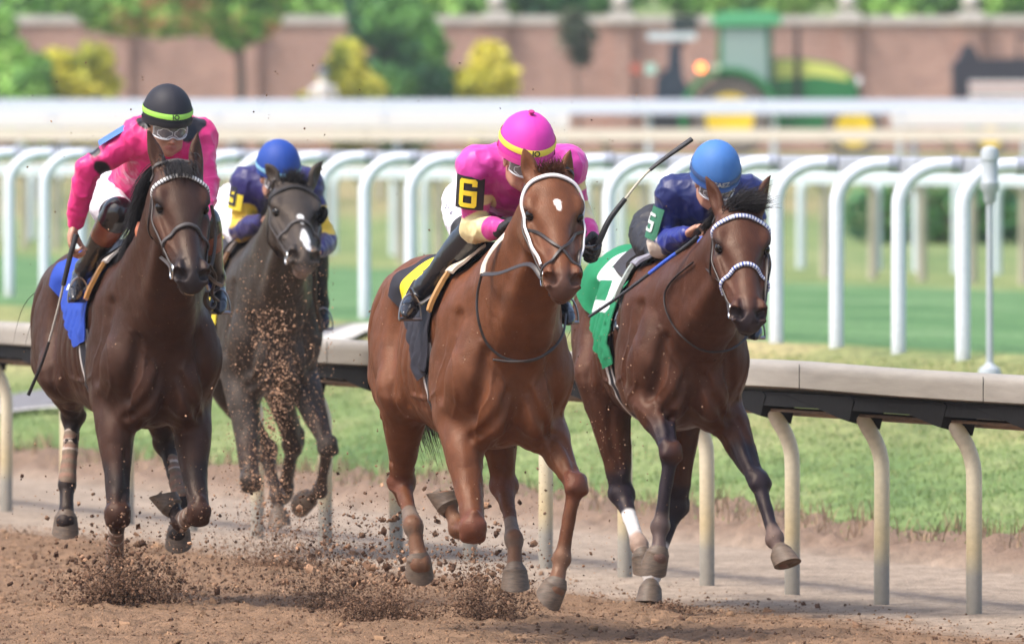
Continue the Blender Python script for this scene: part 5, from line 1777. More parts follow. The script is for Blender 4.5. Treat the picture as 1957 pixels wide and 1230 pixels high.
def build_helmet(parent, off, c, f, u, col, bandc, rimc, q=1.0, text=None, textc=(.02, .02, .02), button=None, seamc=.7, bandz=(.012, .036)):
    f = nrm(f); u = nrm(perp(u, f)); l = np.cross(u, f)
    def P(x, y, z): return np.array(c) + (f * x + l * y + u * z) * q
    RX, RY, RZ = .128, .111, .128
    def pt(az, z, g=0.0):
        k = math.sqrt(max(0, 1 - (z / RZ) ** 2)) if z > 0 else 1.0 - .02 * (z / -.03) ** 2
        peak = (max(0, math.cos(az)) ** 6) * .012 * max(0, 1 - max(z, -.02) / .06)
        return P(math.cos(az) * (RX * k + g) + peak, math.sin(az) * (RY * k + g), z)
    shell = nmat('helmet_%d_%d' % (int(col[0] * 999), int(col[2] * 999)), col, .6, var=.06, nscale=12, bump=.2, bscale=300, bdist=.002, spec=.3)
    zs = [-.034, -.030, -.02, 0, .02, .04, .06, .08, .095, .108, .118, .124, .1275, .12795]
    az = np.linspace(0, 2 * math.pi, 72, endpoint=False)
    G = []
    for z in zs:
        row = []
        for a in az:
            back = .018 * (1 - math.cos(a)) * .5 if z < 0 else 0
            g = 0
            for s0 in (0, math.pi / 2 * .75, -math.pi / 2 * .75, math.pi, math.pi * .72, -math.pi * .72):
                dd = (a - s0 + math.pi) % (2 * math.pi) - math.pi
                g += .0016 * math.exp(-(dd * max(.1, math.sqrt(max(0, 1 - (max(z, 0) / RZ) ** 2))) / .028) ** 2)
            row.append(pt(a, z - back * (z < 0), g * (z > .03)))
        G.append(row)
    mb = MB(); mb.quadgrid(np.array(G), closed_v=True)
    k = len(mb.v) - 72; mb.f.append(tuple(range(k, k + 72)))
    mb.quadgrid(np.array([G[0], [P(math.cos(a) * .095, math.sin(a) * .085, -.02) for a in az]]), closed_v=True)
    h = mb.build('helmet', shell, parent, off=off, sharp=70)
    zb = np.linspace(bandz[0], bandz[1], 4)
    G = [[pt(a, z, .0028 if i in (0, 3) else .004) for a in az] for i, z in enumerate(zb)]
    mb = MB(); mb.quadgrid(np.array(G), closed_v=True)
    mb.build('band', nmat('band_%d_%d' % (int(bandc[0] * 999), int(bandc[1] * 999)), bandc, .5, var=.03), h, off=off)
    if rimc:
        G = [[pt(a, z - .018 * (1 - math.cos(a)) * .5, .0045) for a in az] for z in (-.034, -.028, -.018, -.012)]
        mb = MB(); mb.quadgrid(np.array(G), closed_v=True)
        mb.build('rim', nmat('rim_%d' % int(rimc[0] * 999), rimc, .6, var=.05), h, off=off)
    if button:
        mb = MB(); Mx = Matrix(np.array([f, l, u]).T.tolist())
        mb.lathe([(.001, 0), (.012, .002), (.006, .006), (.005, .010), (.013, .012), (.012, .016), (.001, .018)], c=tuple(P(0, 0, .127)), M=Mx, n=14)
        mb.build('button', nmat('button_%d' % int(button[0] * 999), button, .5), h, off=off)
    if text:
        cu = bpy.data.curves.new('txt', 'FONT'); cu.body = text; cu.size = .030; cu.align_x = 'CENTER'; cu.align_y = 'CENTER'; cu.offset = .0009; cu.resolution_u = 4
        to = bpy.data.objects.new('txt', cu); COL.objects.link(to)
        dg = bpy.context.evaluated_depsgraph_get(); me = bpy.data.meshes.new_from_object(to.evaluated_get(dg))
        bpy.data.objects.remove(to)
        zc = (bandz[0] + bandz[1]) / 2
        for v in me.vertices:
            a = v.co.x / RX * 1.15
            v.co = Vector((pt(a, zc + v.co.y * .95, .0062) - off).tolist())
        me.update()
        link_mesh('lettering', me, nmat('letter_%d' % int(textc[0] * 99), textc, .6), h, smooth=False)
    return P

def goggles(parent, off, P, f, l, u, q=1.0, clear=True):
    lens = nmat('goggle_lens', (.16, .15, .16), .08, spec=.9, var=.5, nscale=14)
    frm = nmat('goggle_frame', (.62, .62, .64), .2, spec=.8, var=.2, nscale=30)
    G, Fm = [], []
    A = np.linspace(-1, 1, 41)
    rows = np.linspace(-1, 1, 13)
    for t in rows:
        row = []
        for a in A:
            ang = a * 1.22
            notch = .012 * math.exp(-(a / .16) ** 2) * (t < 0) * (-t)
            hgt = (.030 * (1 - .35 * abs(a) ** 3))
            z = .0 + t * hgt + notch
            x = .030 + .083 * math.cos(ang) + .006 * (1 - t * t); y = .082 * math.sin(ang)
            row.append(P(x, y, z))
        G.append(row)
    mb = MB(); mb.quadgrid(np.array(G)); g = mb.build('goggles', lens, parent, off=off)
    edge = [G[0][i] for i in range(41)] + [G[r][40] for r in range(1, 13)] + [G[12][i] for i in range(39, -1, -1)] + [G[r][0] for r in range(11, -1, -1)]
    mb = MB(); mb.tube(edge, .0042 * q, 8); 
    for i0, i1 in ((5, 19), (21, 35)):
        mb.tube([lerp(G[int(6 + 4.2 * math.sin(b))][int(round((i0 + i1) / 2 + (i1 - i0) / 2 * math.cos(b)))], G[6][20], -.01) for b in np.linspace(0, 2 * math.pi, 25)], .0022 * q, 6, cap=False)
    mb.build('frame', frm, g, off=off)
    mb = MB(); mb.tube([P(.012, -.083, .0), P(-.05, -.082, .006), P(-.10, -.05, .01), P(-.112, 0, .012), P(-.10, .05, .01), P(-.05, .082, .006), P(.012, .083, .0)], .006, 8, squash=.5)
    mb.build('strap', black, g, off=off)
    return g

def build_rider(fr, sp):
    J = lambda p: fr.J(*p) if len(p) == 3 and abs(p[0]) > 5 else np.array(p)
    g = {k: J(v) for k, v in sp['pts'].items()}
    hips = {-1: g['hipR'], 1: g['hipL']}
    hc = g['head']; f = nrm(sp.get('look', (1, 0, -.25))); u = nrm(perp(np.array([.25, 0, 1.0]), f)); l = np.cross(u, f)
    pel = (g['hipR'] + g['hipL']) / 2; sh = (g['shR'] + g['shL']) / 2
    base = pel - np.array([0, 0, .0])
    rt = fr.thing('person', sp['label'], 'person', tuple(base), 'jockeys riding the racehorses')
    off = base
    allp = np.array(list(g.values()))
    lo, hi = allp.min(0) - .26, allp.max(0) + .24
    h = sp.get('h', .0058)
    B = Vol(lo, hi, h)
    q = sp.get('q', 1.0)
    hf = hc - u * .055 * q                      # centre of the face under the helmet
    Pf, Mf = face(B, hf, f, u, q)
    S = Vol(lo, hi, h)       # silks
    Br = Vol(lo, hi, h)      # breeches
    # torso
    chest = sh + nrm(pel - sh) * .12 + np.array([0, 0, -.045])
    waist = lerp(sh, pel, .62) + np.array([0, 0, .02])
    for V_, e in ((S, 0), (B, -.02)):
        V_.chain([[*(pel + np.array([.05, 0, .03])), .12 + e], [*waist, .122 + e], [*chest, .145 + e], [*(sh + np.array([0, 0, -.035])), .125 + e]], .05, (0, 0, 1.0), .80, 5)
        nk = hf - u * .10 - f * .06
        V_.cap(sh + np.array([0, 0, .0]), nk, .085 + e, .058 + e, .05)
        for s_, a in ((-1, 'R'), (1, 'L')):
            SH, EL, WR = g['sh' + a], g['el' + a], g['wr' + a]
            V_.ell(SH, (.070 + e,) * 3, .06)
            V_.cap(lerp(SH, sh, .7), SH, .095 + e, .070 + e, .05)
            ex = e * .6
            V_.chain([[*SH, .066 + ex], [*lerp(SH, EL, .45), .058 + ex], [*EL, .048 + ex]], .025, sm=4)
            V_.chain([[*EL, .049 + ex], [*lerp(EL, WR, .35), .050 + ex], [*lerp(EL, WR, .96), .033 + ex]], .02, sm=4)
    for s_, a in ((-1, 'R'), (1, 'L')):
        HP, KN, AN, TO = hips[s_], g['kn' + a], g['an' + a], g['to' + a]
        for V_, e in ((Br, 0), (B, -.018)):
            V_.chain([[*lerp(HP, pel, .25), .105 + e], [*lerp(HP, KN, .35), .088 + e], [*lerp(HP, KN, .75), .070 + e], [*KN, .060 + e]], .04, sm=4)
        B.chain([[*KN, .05], [*lerp(KN, AN, .35), .048], [*AN, .032]], .02, sm=3)
    for V_, e in ((Br, 0), (B, -.02)):
        V_.ell(pel + np.array([-.03, 0, .0]), (.14 + e, .150 + e, .125 + e), .06)
    # wrist, hand
    hands = {}
    for a in ('R', 'L'):
        if 'hd' + a in g:
            d_ = g['hd' + a] - g['wr' + a]
            nn = sp['palm'][a]
            hands[a] = (g['wr' + a], d_, np.array(nn[0], float), nn[1], nn[2])
            hand(B, g['wr' + a], d_, np.array(nn[0], float), nn[1], nn[2], (1.0 if not sp.get('glove') else .88))
    P, Fc = B.mesh(1)
    C = np.tile(np.array(sp.get('skin', SKIN)), (len(P), 1)) * (.92 + .16 * vnoise(P, 12, 2)[:, None])
    C = paint(P, C, [(Pf(.096, -.018, -.073), Pf(.096, .018, -.073), .012, .012, .006, (.42, .13, .11), .8),
                     (Pf(.10, 0, -.035), Pf(.105, 0, -.04), .018, .018, .02, (.50, .22, .17), .5)], 4)
    np_mesh('body', P - off, Fc, nmat('skin', attr=True, rough=.5, var=.06, bump=.1, bscale=200, sss=.12, bdist=.002), rt, C)
    if sp.get('glove'):
        gv = Vol(lo, hi, .005)
        for a, (w_, d_, nn, s_, cu) in hands.items():
            hand(gv, w_, d_, nn, s_, cu, 1.1)
            gv2 = None
        for a, (w_, d_, nn, s_, cu) in hands.items():
            gv = Vol(np.array(w_) - .16, np.array(w_) + .16, .0045)
            hand(gv, w_, d_, nn, s_, cu, 1.12); gv.cap(w_ - nrm(d_) * .03, w_, .031, .03, .01)
            P, Fc = gv.mesh(1); np_mesh('glove', P - off, Fc, nmat('glove_black', (.012, .012, .016), .6, bump=.3, bscale=80), rt)
    # silks with folds
    def folds(P, N, amp, seed, sc=1.0):
        a = vnoise(P * [1.0, 1.6, 1.4], 9 * sc, seed, 2); b = vnoise(P * [1.4, 1.0, 1.0], 20 * sc, seed + 3, 2)
        r = 1 - np.abs(a - .5) * 4; r2 = 1 - np.abs(b - .5) * 4
        return P + N * (amp * np.clip(r, 0, 1) ** 2 + amp * .4 * np.clip(r2, 0, 1) ** 2 - amp * .3)[:, None]
    P, Fc = S.mesh(1); N = S.grad(P)
    P = folds(P, N, .0075, 5)
    C = np.tile(np.array(sp['silk']), (len(P), 1))
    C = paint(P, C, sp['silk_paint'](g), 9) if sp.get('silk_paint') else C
    np_mesh('silks', P - off, Fc, nmat('silk_cloth', attr=True, rough=.42, var=.05, bump=.1, bscale=200, wrinkle=.30, spec=.4, sheen=.2), rt, C)
    P, Fc = Br.mesh(1); N = Br.grad(P)
    P = folds(P, N, .006, 8, 1.3)
    C = np.tile(np.array(sp.get('breech', (.70, .69, .76))), (len(P), 1))
    C = paint(P, C, sp['breech_paint'](g), 9) if sp.get('breech_paint') else C
    np_mesh('breeches', P - off, Fc, nmat('breech_cloth', attr=True, rough=.6, var=.04, bump=.1, bscale=200, wrinkle=.25), rt, C)
    # boots
    for a in ('R', 'L'):
        KN, AN, TO = g['kn' + a], g['an' + a], g['to' + a]
        Vb = Vol(np.minimum(np.minimum(KN, AN), TO) - .16, np.maximum(np.maximum(KN, AN), TO) + .16, .0052)
        ax = nrm(AN - KN)
        Vb.chain([[*(KN - ax * .02), .068], [*(KN + ax * .05), .066], [*lerp(KN, AN, .35), .060], [*lerp(KN, AN, .75), .044], [*AN, .041]], .012, sm=4)
        heel = AN + ax * .065 - nrm(perp(TO - AN, ax)) * .02
        td = nrm(TO - AN)
        Vb.cap(AN, heel, .040, .030, .02)
        T2 = TO + nrm(perp(TO - AN, ax)) * .05
        Vb.chain([[*heel, .030], [*lerp(heel, T2, .45), .036], [*lerp(heel, T2, .8), .034], [*T2, .020]], .02, ax, .72, 4)
        P, Fc = Vb.mesh(1); N = Vb.grad(P)
        P = folds(P, N, .0015, 3, 1.6)
        C = np.tile(np.array((.012, .013, .018)), (len(P), 1))
        if sp.get('boot_paint'): C = paint(P, C, sp['boot_paint'](g, a), 5)
        np_mesh('boot', P - off, Fc, nmat('patent_boot', attr=True, rough=.24, var=.15, spec=.5, coat=.4, bump=.05, bscale=14) if not sp.get('boot_matte') else painted('boot_matte', .5), rt, C)
    hq = sp['helmet']
    hcen = hc + np.array([0, 0, .010])
    uh = nrm(perp(u, f))
    hf_ = nrm(f + u * sp.get('htilt', -.0)); hu = nrm(perp(u, hf_))
    build_helmet(rt, off, hcen, hf_, hu, q=q, **hq)
    if sp.get('goggles', True):
        goggles(rt, off, lambda x, y, z: Pf(x, y, z), f, l, u, q)
    for s_ in (-1, 1):
        mb = MB(); prof = [(max(.0001, .0115 * math.sin(t)), .0115 * math.cos(t)) for t in np.linspace(0.02, math.pi - .02, 10)]
        mb.lathe(prof, c=tuple(Pf(.078, s_ * .031, -.002) - off), n=14); mb.build('eye', nmat('human_eye', (.06, .04, .035), .1, spec=.7), rt)
    return rt, g, Pf, (S, Br)

def digit_patch(parent, off, ch, c, n, up, w, h, mat, curve_r=None, ax=None, rad=.09):
    """block number built of small squares, bent round the panel it is sewn to"""
    nx, ny = 34, 46
    xs_, ys_ = np.linspace(0, 1, nx + 1), np.linspace(0, 1, ny + 1)
    xc, yc = (xs_[:-1] + xs_[1:]) / 2, (ys_[:-1] + ys_[1:]) / 2
    X, Y = np.meshgrid(xc, yc, indexing='ij'); M = digit_mask(ch, X, Y)
    n = nrm(n); up = nrm(perp(up, n)); sd = np.cross(up, n)
    gx, gy = np.meshgrid((xs_ - .5) * w, (.5 - ys_) * h, indexing='ij')
    a = gx / rad
    V = np.array(c) - n * rad + up * gy[..., None] + (n * np.cos(a)[..., None] + sd * np.sin(a)[..., None]) * (rad + 0.0)
    idx = np.arange((nx + 1) * (ny + 1)).reshape(nx + 1, ny + 1)
    Q = np.stack([idx[:-1, :-1], idx[1:, :-1], idx[1:, 1:], idx[:-1, 1:]], -1)[M]
    V = V.reshape(-1, 3); used = np.unique(Q); mp = np.full(len(V), -1); mp[used] = np.arange(len(used))
    return np_mesh('number', V[used] - off, mp[Q], mat, parent, smooth=True)
def text_mesh(text, size, bold, depth):
    cu = bpy.data.curves.new('txt', 'FONT'); cu.body = text; cu.size = size; cu.align_x = 'CENTER'; cu.align_y = 'CENTER'; cu.offset = bold; cu.extrude = depth
    to = bpy.data.objects.new('txt', cu); COL.objects.link(to)
    dg = bpy.context.evaluated_depsgraph_get(); me = bpy.data.meshes.new_from_object(to.evaluated_get(dg)); bpy.data.objects.remove(to)
    bm = bmesh.new(); bm.from_mesh(me)
    bmesh.ops.triangulate(bm, faces=bm.faces)
    for _ in range(3):
        L = [e_ for e_ in bm.edges if e_.calc_length() > size * .10]
        if not L: break
        bmesh.ops.subdivide_edges(bm, edges=L, cuts=1)
        bmesh.ops.triangulate(bm, faces=bm.faces)
    bm.to_mesh(me); bm.free()
    return me
def text_patch(parent, off, text, c, n, up, size, mat, depth=.002, bold=.004, sx=1.0, vol=None, lift=.003):
    """lettering near c facing n; with vol it is draped on that surface"""
    me = text_mesh(text, size, bold, 0.0 if vol is not None else depth)
    n = nrm(n); up = nrm(perp(up, n)); x = np.cross(up, n)
    V = np.array([v.co for v in me.vertices])
    P = np.array(c) + V[:, :1] * sx * x + V[:, 1:2] * up + V[:, 2:3] * n
    if vol is not None:
        Q = P + n * .10; done = np.zeros(len(P), bool)
        for _ in range(120):
            dd = vol.sample(Q); done |= dd < lift
            Q = np.where(done[:, None], Q, Q - n * .0025)
        P = Q
    for v, p in zip(me.vertices, P - off):
        v.co = Vector(p.tolist())
    me.update()
    return link_mesh('lettering', me, mat, parent, smooth=False)

def build_whip(fr, label, pts, radii_cols, held):
    P = np.array([fr.J(*p) for p in pts])
    rt = fr.thing('whip', label, 'whip', tuple(P[0]), 'riding whips')
    for name, i0, i1, r0, r1, col, sq in radii_cols:
        Q = spline(P, 6); n = len(Q) - 1
        a, b = int(i0 * n), int(i1 * n)
        seg = Q[a:b + 1]
        mb = MB(); mb.tube(seg, list(np.linspace(r0, r1, len(seg))), 10, squash=sq)
        mb.build(name, nmat('whip_%s_%d' % (name, int(col[0] * 999)), col, .5, var=.3, nscale=120, stretch=(1, 1, 1), bump=.3, bscale=200), rt, off=P[0])
    return rt
# ================================================================= horse and rider: number 6
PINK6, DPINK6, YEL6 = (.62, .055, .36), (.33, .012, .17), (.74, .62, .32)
def silk6(g):
    sR, eR, wR, sL, eL, wL = g['shR'], g['elR'], g['wrR'], g['shL'], g['elL'], g['wrL']
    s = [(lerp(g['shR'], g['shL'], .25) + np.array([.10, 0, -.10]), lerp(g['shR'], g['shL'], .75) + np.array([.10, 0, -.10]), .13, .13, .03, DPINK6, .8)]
    for S_, E_, W_ in ((sR, eR, wR), (sL, eL, wL)):
        s += [(lerp(S_, E_, .62), lerp(S_, E_, .72), .085, .085, .004, YEL6),
              (lerp(S_, E_, .74), lerp(S_, E_, .90), .075, .075, .004, (.62, .06, .30)),
              (lerp(S_, E_, 1.0), lerp(E_, W_, .62), .070, .075, .004, YEL6),
              (lerp(E_, W_, .70), W_, .055, .055, .004, (.58, .04, .27))]
    a, b = lerp(g['shR'], g['shL'], .62), lerp(g['shR'], g['shL'], .95)
    z = np.array([.14, 0, -.13])
    s += [(a + z, b + z, .028, .028, .004, YEL6), (a + z * [1, 1, 1.45], b + z * [1, 1, 1.45], .012, .012, .004, YEL6), (a + z, a + z + np.array([0, 0, -.06]), .018, .018, .004, YEL6)]
    return s
R6 = dict(label='jockey in magenta and pale yellow silks with a bright pink helmet, raising one gloved hand',
    pts=dict(head=(1007, 278, .34), shR=(912, 318, .16), shL=(1084, 315, .16), elR=(905, 438, .10), wrR=(963, 436, .34), hdR=(985, 420, .42),
             elL=(1102, 405, .10), wrL=(1130, 458, .27), hdL=(1139, 476, .33), hipR=(-.32, -.045, 1.73), hipL=(-.33, .13, 1.73),
             knR=(897, 455, -.02), knL=(1066, 465, .02), anR=(812, 548, -.25), anL=(1072, 560, -.15), toR=(784, 588, -.16), toL=(1082, 598, -.06)),
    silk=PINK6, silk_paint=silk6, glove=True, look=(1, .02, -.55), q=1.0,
    palm=dict(R=((.2, .5, -.9), 1, 1.15), L=((.0, -1, .1), -1, 1.3)),
    helmet=dict(col=(.70, .05, .40), bandc=(.85, .68, .08), rimc=(.80, .08, .42), text='JO', button=(.45, .02, .20)),
    breech_paint=lambda g: [(lerp(g['hip' + a], g['kn' + a], .93), g['kn' + a], .09, .10, .006, (.012, .012, .016)) for a in 'RL'])
per6, g6, Pf6, hands6 = build_rider(fr6, R6)
def cloth6(U, TH):
    C = np.tile(np.array((.022, .022, .032)), U.shape + (1,))
    for s_ in (-1, 1):
        x = (U + .74) / .42; x = 1 - x if s_ > 0 else x
        y = (s_ * TH - 5) / 41
        C[digit_mask('6', x, y)] = (.80, .64, .03)
    return C
build_cloth(fr6, V6, T6, 'black saddle cloth with a big yellow number under the pink jockey', cloth6, ([-.80, -.62, -.45, -.33, -.24, -.10], [44, 50, 66, 88, 108, 100]), seed=2)
build_saddle(fr6, V6, T6, 'small tan saddle with a cream pad on the chestnut horse', (.50, .27, .09), (.62, .52, .40), (.03, .03, .04),
             {-1: fr6.J(784, 600, -.17), 1: fr6.J(1084, 606, -.08)})
build_bridle(fr6, V6, H6, 'black bridle with a white band across the forehead of the chestnut', 'white', 'eight', leather,
    [(-1, ['ring', (1010, 505, .88), (955, 522, .60), (922, 524, .42)], .020, leather),
     (0, [(922, 524, .42), (928, 500, .42), (948, 468, .46), (978, 437, .50)], .024, nmat('rein_rubber_cream', (.66, .58, .48), .6, var=.15, nscale=40, bump=.3, bscale=90)),
     (1, ['ring', (1108, 480, .95), (1128, 472, .60), (1138, 470, .36)], .014, leather)],
    [([(921, 522, .42), (912, 565, .40), (914, 610, .42), (930, 655, .42), (962, 683, .42), (1010, 690, .43), (1050, 672, .42), (1075, 640, .36), (1082, 600, .25)], .0055, leather),
     ([(942, 687, .42), (985, 691, .43), (1030, 683, .43), (1062, 660, .40)], .0075, grey_leather)])
build_whip(fr6, 'raised black whip with a pale twisted middle held up by the pink jockey', [(1136, 482, .36), (1150, 450, .37), (1166, 418, .37), (1195, 380, .37), (1242, 325, .37), (1322, 266, .36)],
    [('handle', 0, .60, .0135, .0105, (.014, .014, .018), 1), ('shaft', .60, .80, .0052, .0046, (.50, .46, .36), 1), ('flap', .80, 1, .009, .013, (.016, .016, .022), .8)], 'L')
yel = nmat('number_yellow', (.85, .62, .03), .5)
def arm_panel(rt, base, S_, E_, out, w, col, t0=.12, t1=.66, txt=None, tm=None, name='arm_panel', r=.078, tsize=.085, lean=0.0):
    """stiff number cloth wrapped round the upper arm, facing out"""
    ax = nrm(E_ - S_); o = nrm(perp(np.array(out, float), ax)); sd = np.cross(ax, o)
    G = []
    for t in np.linspace(t0, t1, 14):
        c = lerp(S_, E_, t); rr = r
        G.append([c + (o * math.cos(a) + sd * math.sin(a)) * rr for a in np.linspace(-w, w, 21)])
    G = np.array(G); G2 = G - (G - G.mean(1, keepdims=True)) * .05
    mb = MB(); mb.quadgrid(G); mb.quadgrid(G2)
    for A in (0, -1):
        mb.quadgrid(np.stack([G[A], G2[A]], 0)); mb.quadgrid(np.stack([G[:, A], G2[:, A]], 0))
    ob = mb.build(name, nmat('panel_%d_%d' % (int(col[0] * 999), int(col[2] * 999)), col, .6, var=.05, bump=.1), rt, off=base, sharp=60)
    if txt:
        c = lerp(S_, E_, (t0 + t1) / 2)
        digit_patch(ob, base, txt, c + o * (r + .004), o, -ax, tsize * .62, tsize * .92, tm, rad=r + .004)
    return ob
b6 = (g6['hipR'] + g6['hipL']) / 2
arm_panel(per6, b6, g6['shR'], g6['elR'], (.75, -.55, 0), .80, (.014, .013, .014), .10, .62, '6', yel, r=.084, tsize=.125)
text_patch(per6, b6, 'Hebrard', fr6.J(869, 402, -.20), (.75, -1, .1), (.1, .1, 1), .052, nmat('ink', (.05, .05, .12), .6), .001, .0, .75, vol=hands6[1])
# ================================================================= horse and rider: far left
HOT = (.72, .028, .20)
INK = (.014, .012, .018)
def silk10(g):
    R_, L_, E_ = g['shR'], g['shL'], g['elR']
    s = [(lerp(R_, L_, .04) + np.array([.05, 0, .06]), lerp(R_, L_, .34) + np.array([.09, 0, .02]), .038, .052, .005, INK),
         (lerp(R_, L_, .66) + np.array([.09, 0, .02]), lerp(R_, L_, .96) + np.array([.05, 0, .06]), .052, .036, .005, INK)]
    c = lerp(R_, L_, .32) + np.array([.13, 0, -.16])
    s += [(c + np.array([0, -.07, .035]), c + np.array([.01, .08, .05]), .010, .016, .004, INK),
          (c + np.array([0, -.02, -.02]), c + np.array([0, .06, .0]), .016, .028, .005, INK),
          (c + np.array([0, -.05, -.06]), c + np.array([0, .05, -.045]), .012, .020, .005, INK),
          (c + np.array([0, -.09, .03]), c + np.array([0, -.05, -.03]), .006, .008, .004, INK)]
    s += [(lerp(R_, E_, .72), lerp(R_, E_, .78), .058, .058, .004, INK)]
    return s
R10 = dict(label='jockey in hot pink with a black helmet, reaching one bare hand back low',
    pts=dict(head=(320, 219, .34), shR=(266, 262, .16), shL=(378, 262, .18), elR=(168, 322, .06), wrR=(142, 430, -.05), hdR=(132, 482, -.03),
             elL=(396, 352, .30), wrL=(384, 420, .48), hdL=(380, 450, .54), hipR=(-.34, -.10, 1.74), hipL=(-.34, .10, 1.74),
             knR=(222, 412, .0), knL=(392, 430, .02), anR=(163, 512, -.24), anL=(412, 530, -.14), toR=(148, 556, -.15), toL=(418, 580, -.04)),
    silk=HOT, silk_paint=silk10, look=(1, .03, -.30), q=.94,
    palm=dict(R=((.3, .9, -.1), -1, .9), L=((0, -.6, -.8), -1, 1.2)),
    helmet=dict(col=(.020, .020, .028), bandc=(.36, .74, .10), rimc=(.016, .016, .022), text='IO', bandz=(.004, .027)),
    breech_paint=lambda g: [(lerp(g['hipR'], g['knR'], .95), g['knR'] + np.array([0, 0, -.03]), .075, .10, .006, (.016, .012, .012)),
                            (lerp(g['hipL'], g['knL'], .95), g['knL'], .09, .10, .006, (.016, .012, .012))],
    boot_paint=lambda g, a: [(g['kn' + a], lerp(g['kn' + a], g['an' + a], .12), .09, .09, .004, (.020, .016, .016)),
                             (lerp(g['kn' + a], g['an' + a], .22), lerp(g['kn' + a], g['an' + a], .34), .075, .075, .003, (.20, .055, .030)),
                             (lerp(g['kn' + a], g['an' + a], .52), lerp(g['kn' + a], g['an' + a], .72), .065, .06, .006, (.025, .022, .020))])
per10, g10, Pf10, hands10 = build_rider(fr10, R10)
b10 = (g10['hipR'] + g10['hipL']) / 2
arm_panel(per10, b10, g10['shR'], g10['elR'], (-.2, -.7, .8), .75, (.06, .16, .50), -.05, .60, None, None, r=.078)
text_patch(per10, b10, 'ORTIZ', fr10.J(232, 345, -.06), (1, -.75, .1), (-.5, .5, 1), .050, nmat('ink', (.05, .05, .12), .6), .001, .0, .9, vol=hands10[1])
BLUE = (.020, .06, .36)
def cloth10(U, TH):
    C = np.tile(np.array(BLUE), U.shape + (1,))
    for s_ in (-1, 1):
        x = (U + .62) / .34; x = 1 - x if s_ > 0 else x
        y = (s_ * TH - 6) / 38
        C[digit_mask('1', x, y)] = (.62, .66, .78)
    return C
build_cloth(fr10, V10, T10, 'blue saddle cloth with a pale number on the left horse', cloth10, ([-.80, -.62, -.45, -.33, -.24, -.10], [44, 52, 70, 84, 92, 86]), seed=5)
build_saddle(fr10, V10, T10, 'small saddle with a tan flap and dirty white pad on the left horse', (.48, .24, .07), (.46, .42, .38), (.03, .03, .04),
             {-1: fr10.J(150, 566, -.16), 1: fr10.J(420, 588, -.05)})
WB = ((.66, .65, .64), (.03, .03, .035))
build_bridle(fr10, V10, H10, 'black bridle with a white toothed browband on the dark bay', WB, 'plain', grey_leather,
    [(-1, ['ring', (322, 505, .86), (300, 486, .60), (272, 465, .50), (266, 450, .48)], .014, grey_leather),
     (1, ['ring', (412, 540, .86), (424, 548, .6), (398, 560, .40)], .016, leather),
     (0, [(266, 455, .48), (263, 440, .47), (268, 425, .46)], .024, nmat('rein_rubber_orange', (.42, .13, .06), .6, var=.2, nscale=40))],
    [([(404, 392, .88), (412, 440, .86), (408, 490, .88), (400, 520, .90)], .0075, leather),
     ([(400, 505, .96), (412, 530, .80), (405, 560, .62), (418, 575, .45)], .007, leather),
     ([(396, 556, .55), (392, 575, .52), (402, 590, .50), (412, 580, .48), (404, 560, .50)], .010, leather)])
build_whip(fr10, 'riding whip pointing down from the bare hand of the hot pink jockey', [(146, 448, .0), (134, 490, .0), (121, 545, -.02), (108, 600, -.05), (85, 680, -.10), (54, 755, -.14)],
    [('handle', 0, .42, .0125, .0105, (.016, .014, .016), 1), ('shaft', .42, .74, .0058, .005, (.34, .31, .27), 1), ('flap', .74, 1, .006, .008, (.014, .012, .014), .5)], 'R')

# ================================================================= horse and rider: far right
NAVY = (.007, .014, .10)
def silk5(g):
    s = []
    for a in 'RL':
        S_, E_, W_ = g['sh' + a], g['el' + a], g['wr' + a]
        s += [(lerp(S_, E_, .93), E_ + nrm(E_ - S_) * .02, .070, .075, .004, (.60, .50, .42)),
              (E_, lerp(E_, W_, .30), .056, .05, .004, (.60, .50, .42)),
              (lerp(E_, W_, .30) + np.array([.03, 0, .02]), W_, .060, .06, .004, (.012, .022, .20))]
    return s
R5 = dict(label='jockey in plain navy silks with a light blue helmet, crouched low over the bay',
    pts=dict(head=(1368, 326, .34), shR=(1290, 372, .14), shL=(1428, 372, .16), elR=(1262, 468, .10), wrR=(1316, 447, .36), hdR=(1342, 432, .43),
             elL=(1446, 450, .20), wrL=(1420, 470, .44), hdL=(1408, 460, .50), hipR=(-.33, -.06, 1.60), hipL=(-.33, .14, 1.60),
             knR=(1266, 492, -.02), knL=(1420, 500, .02), anR=(1214, 574, -.24), anL=(1434, 590, -.14), toR=(1192, 612, -.15), toL=(1440, 628, -.04)),
    silk=NAVY, silk_paint=silk5, look=(1, .03, -.70), q=.94,
    palm=dict(R=((.3, .3, -.9), 1, 1.15), L=((0, -.6, -.8), -1, 1.2)),
    helmet=dict(col=(.06, .175, .46), bandc=(.045, .085, .22), rimc=(.06, .16, .50), text='SAEZ', textc=(.42, .42, .42), bandz=(-.006, .018)),
    breech=(.015, .015, .022))
per5, g5, Pf5, hands5 = build_rider(fr5, R5)
b5 = (g5['hipR'] + g5['hipL']) / 2
arm_panel(per5, b5, g5['shR'], g5['elR'], (.25, -1, 0), .75, (.03, .16, .09), .30, .92, '5', nmat('number_white', (.55, .60, .58), .6), r=.074, tsize=.088)
GRN = (.012, .20, .085)
def cloth5(U, TH):
    C = np.tile(np.array(GRN), U.shape + (1,))
    for s_ in (-1, 1):
        x = (U + .74) / .44; x = 1 - x if s_ > 0 else x
        y = (s_ * TH - 2) / 58
        C[digit_mask('5', x, y)] = (.66, .70, .72)
    return C
build_cloth(fr5, V5, T5, 'green saddle cloth with a large white number on the right horse', cloth5, ([-.92, -.72, -.52, -.40, -.30, -.16], [50, 64, 82, 98, 110, 106]), u0=-.92, u1=-.16, seed=9, fold=.009)
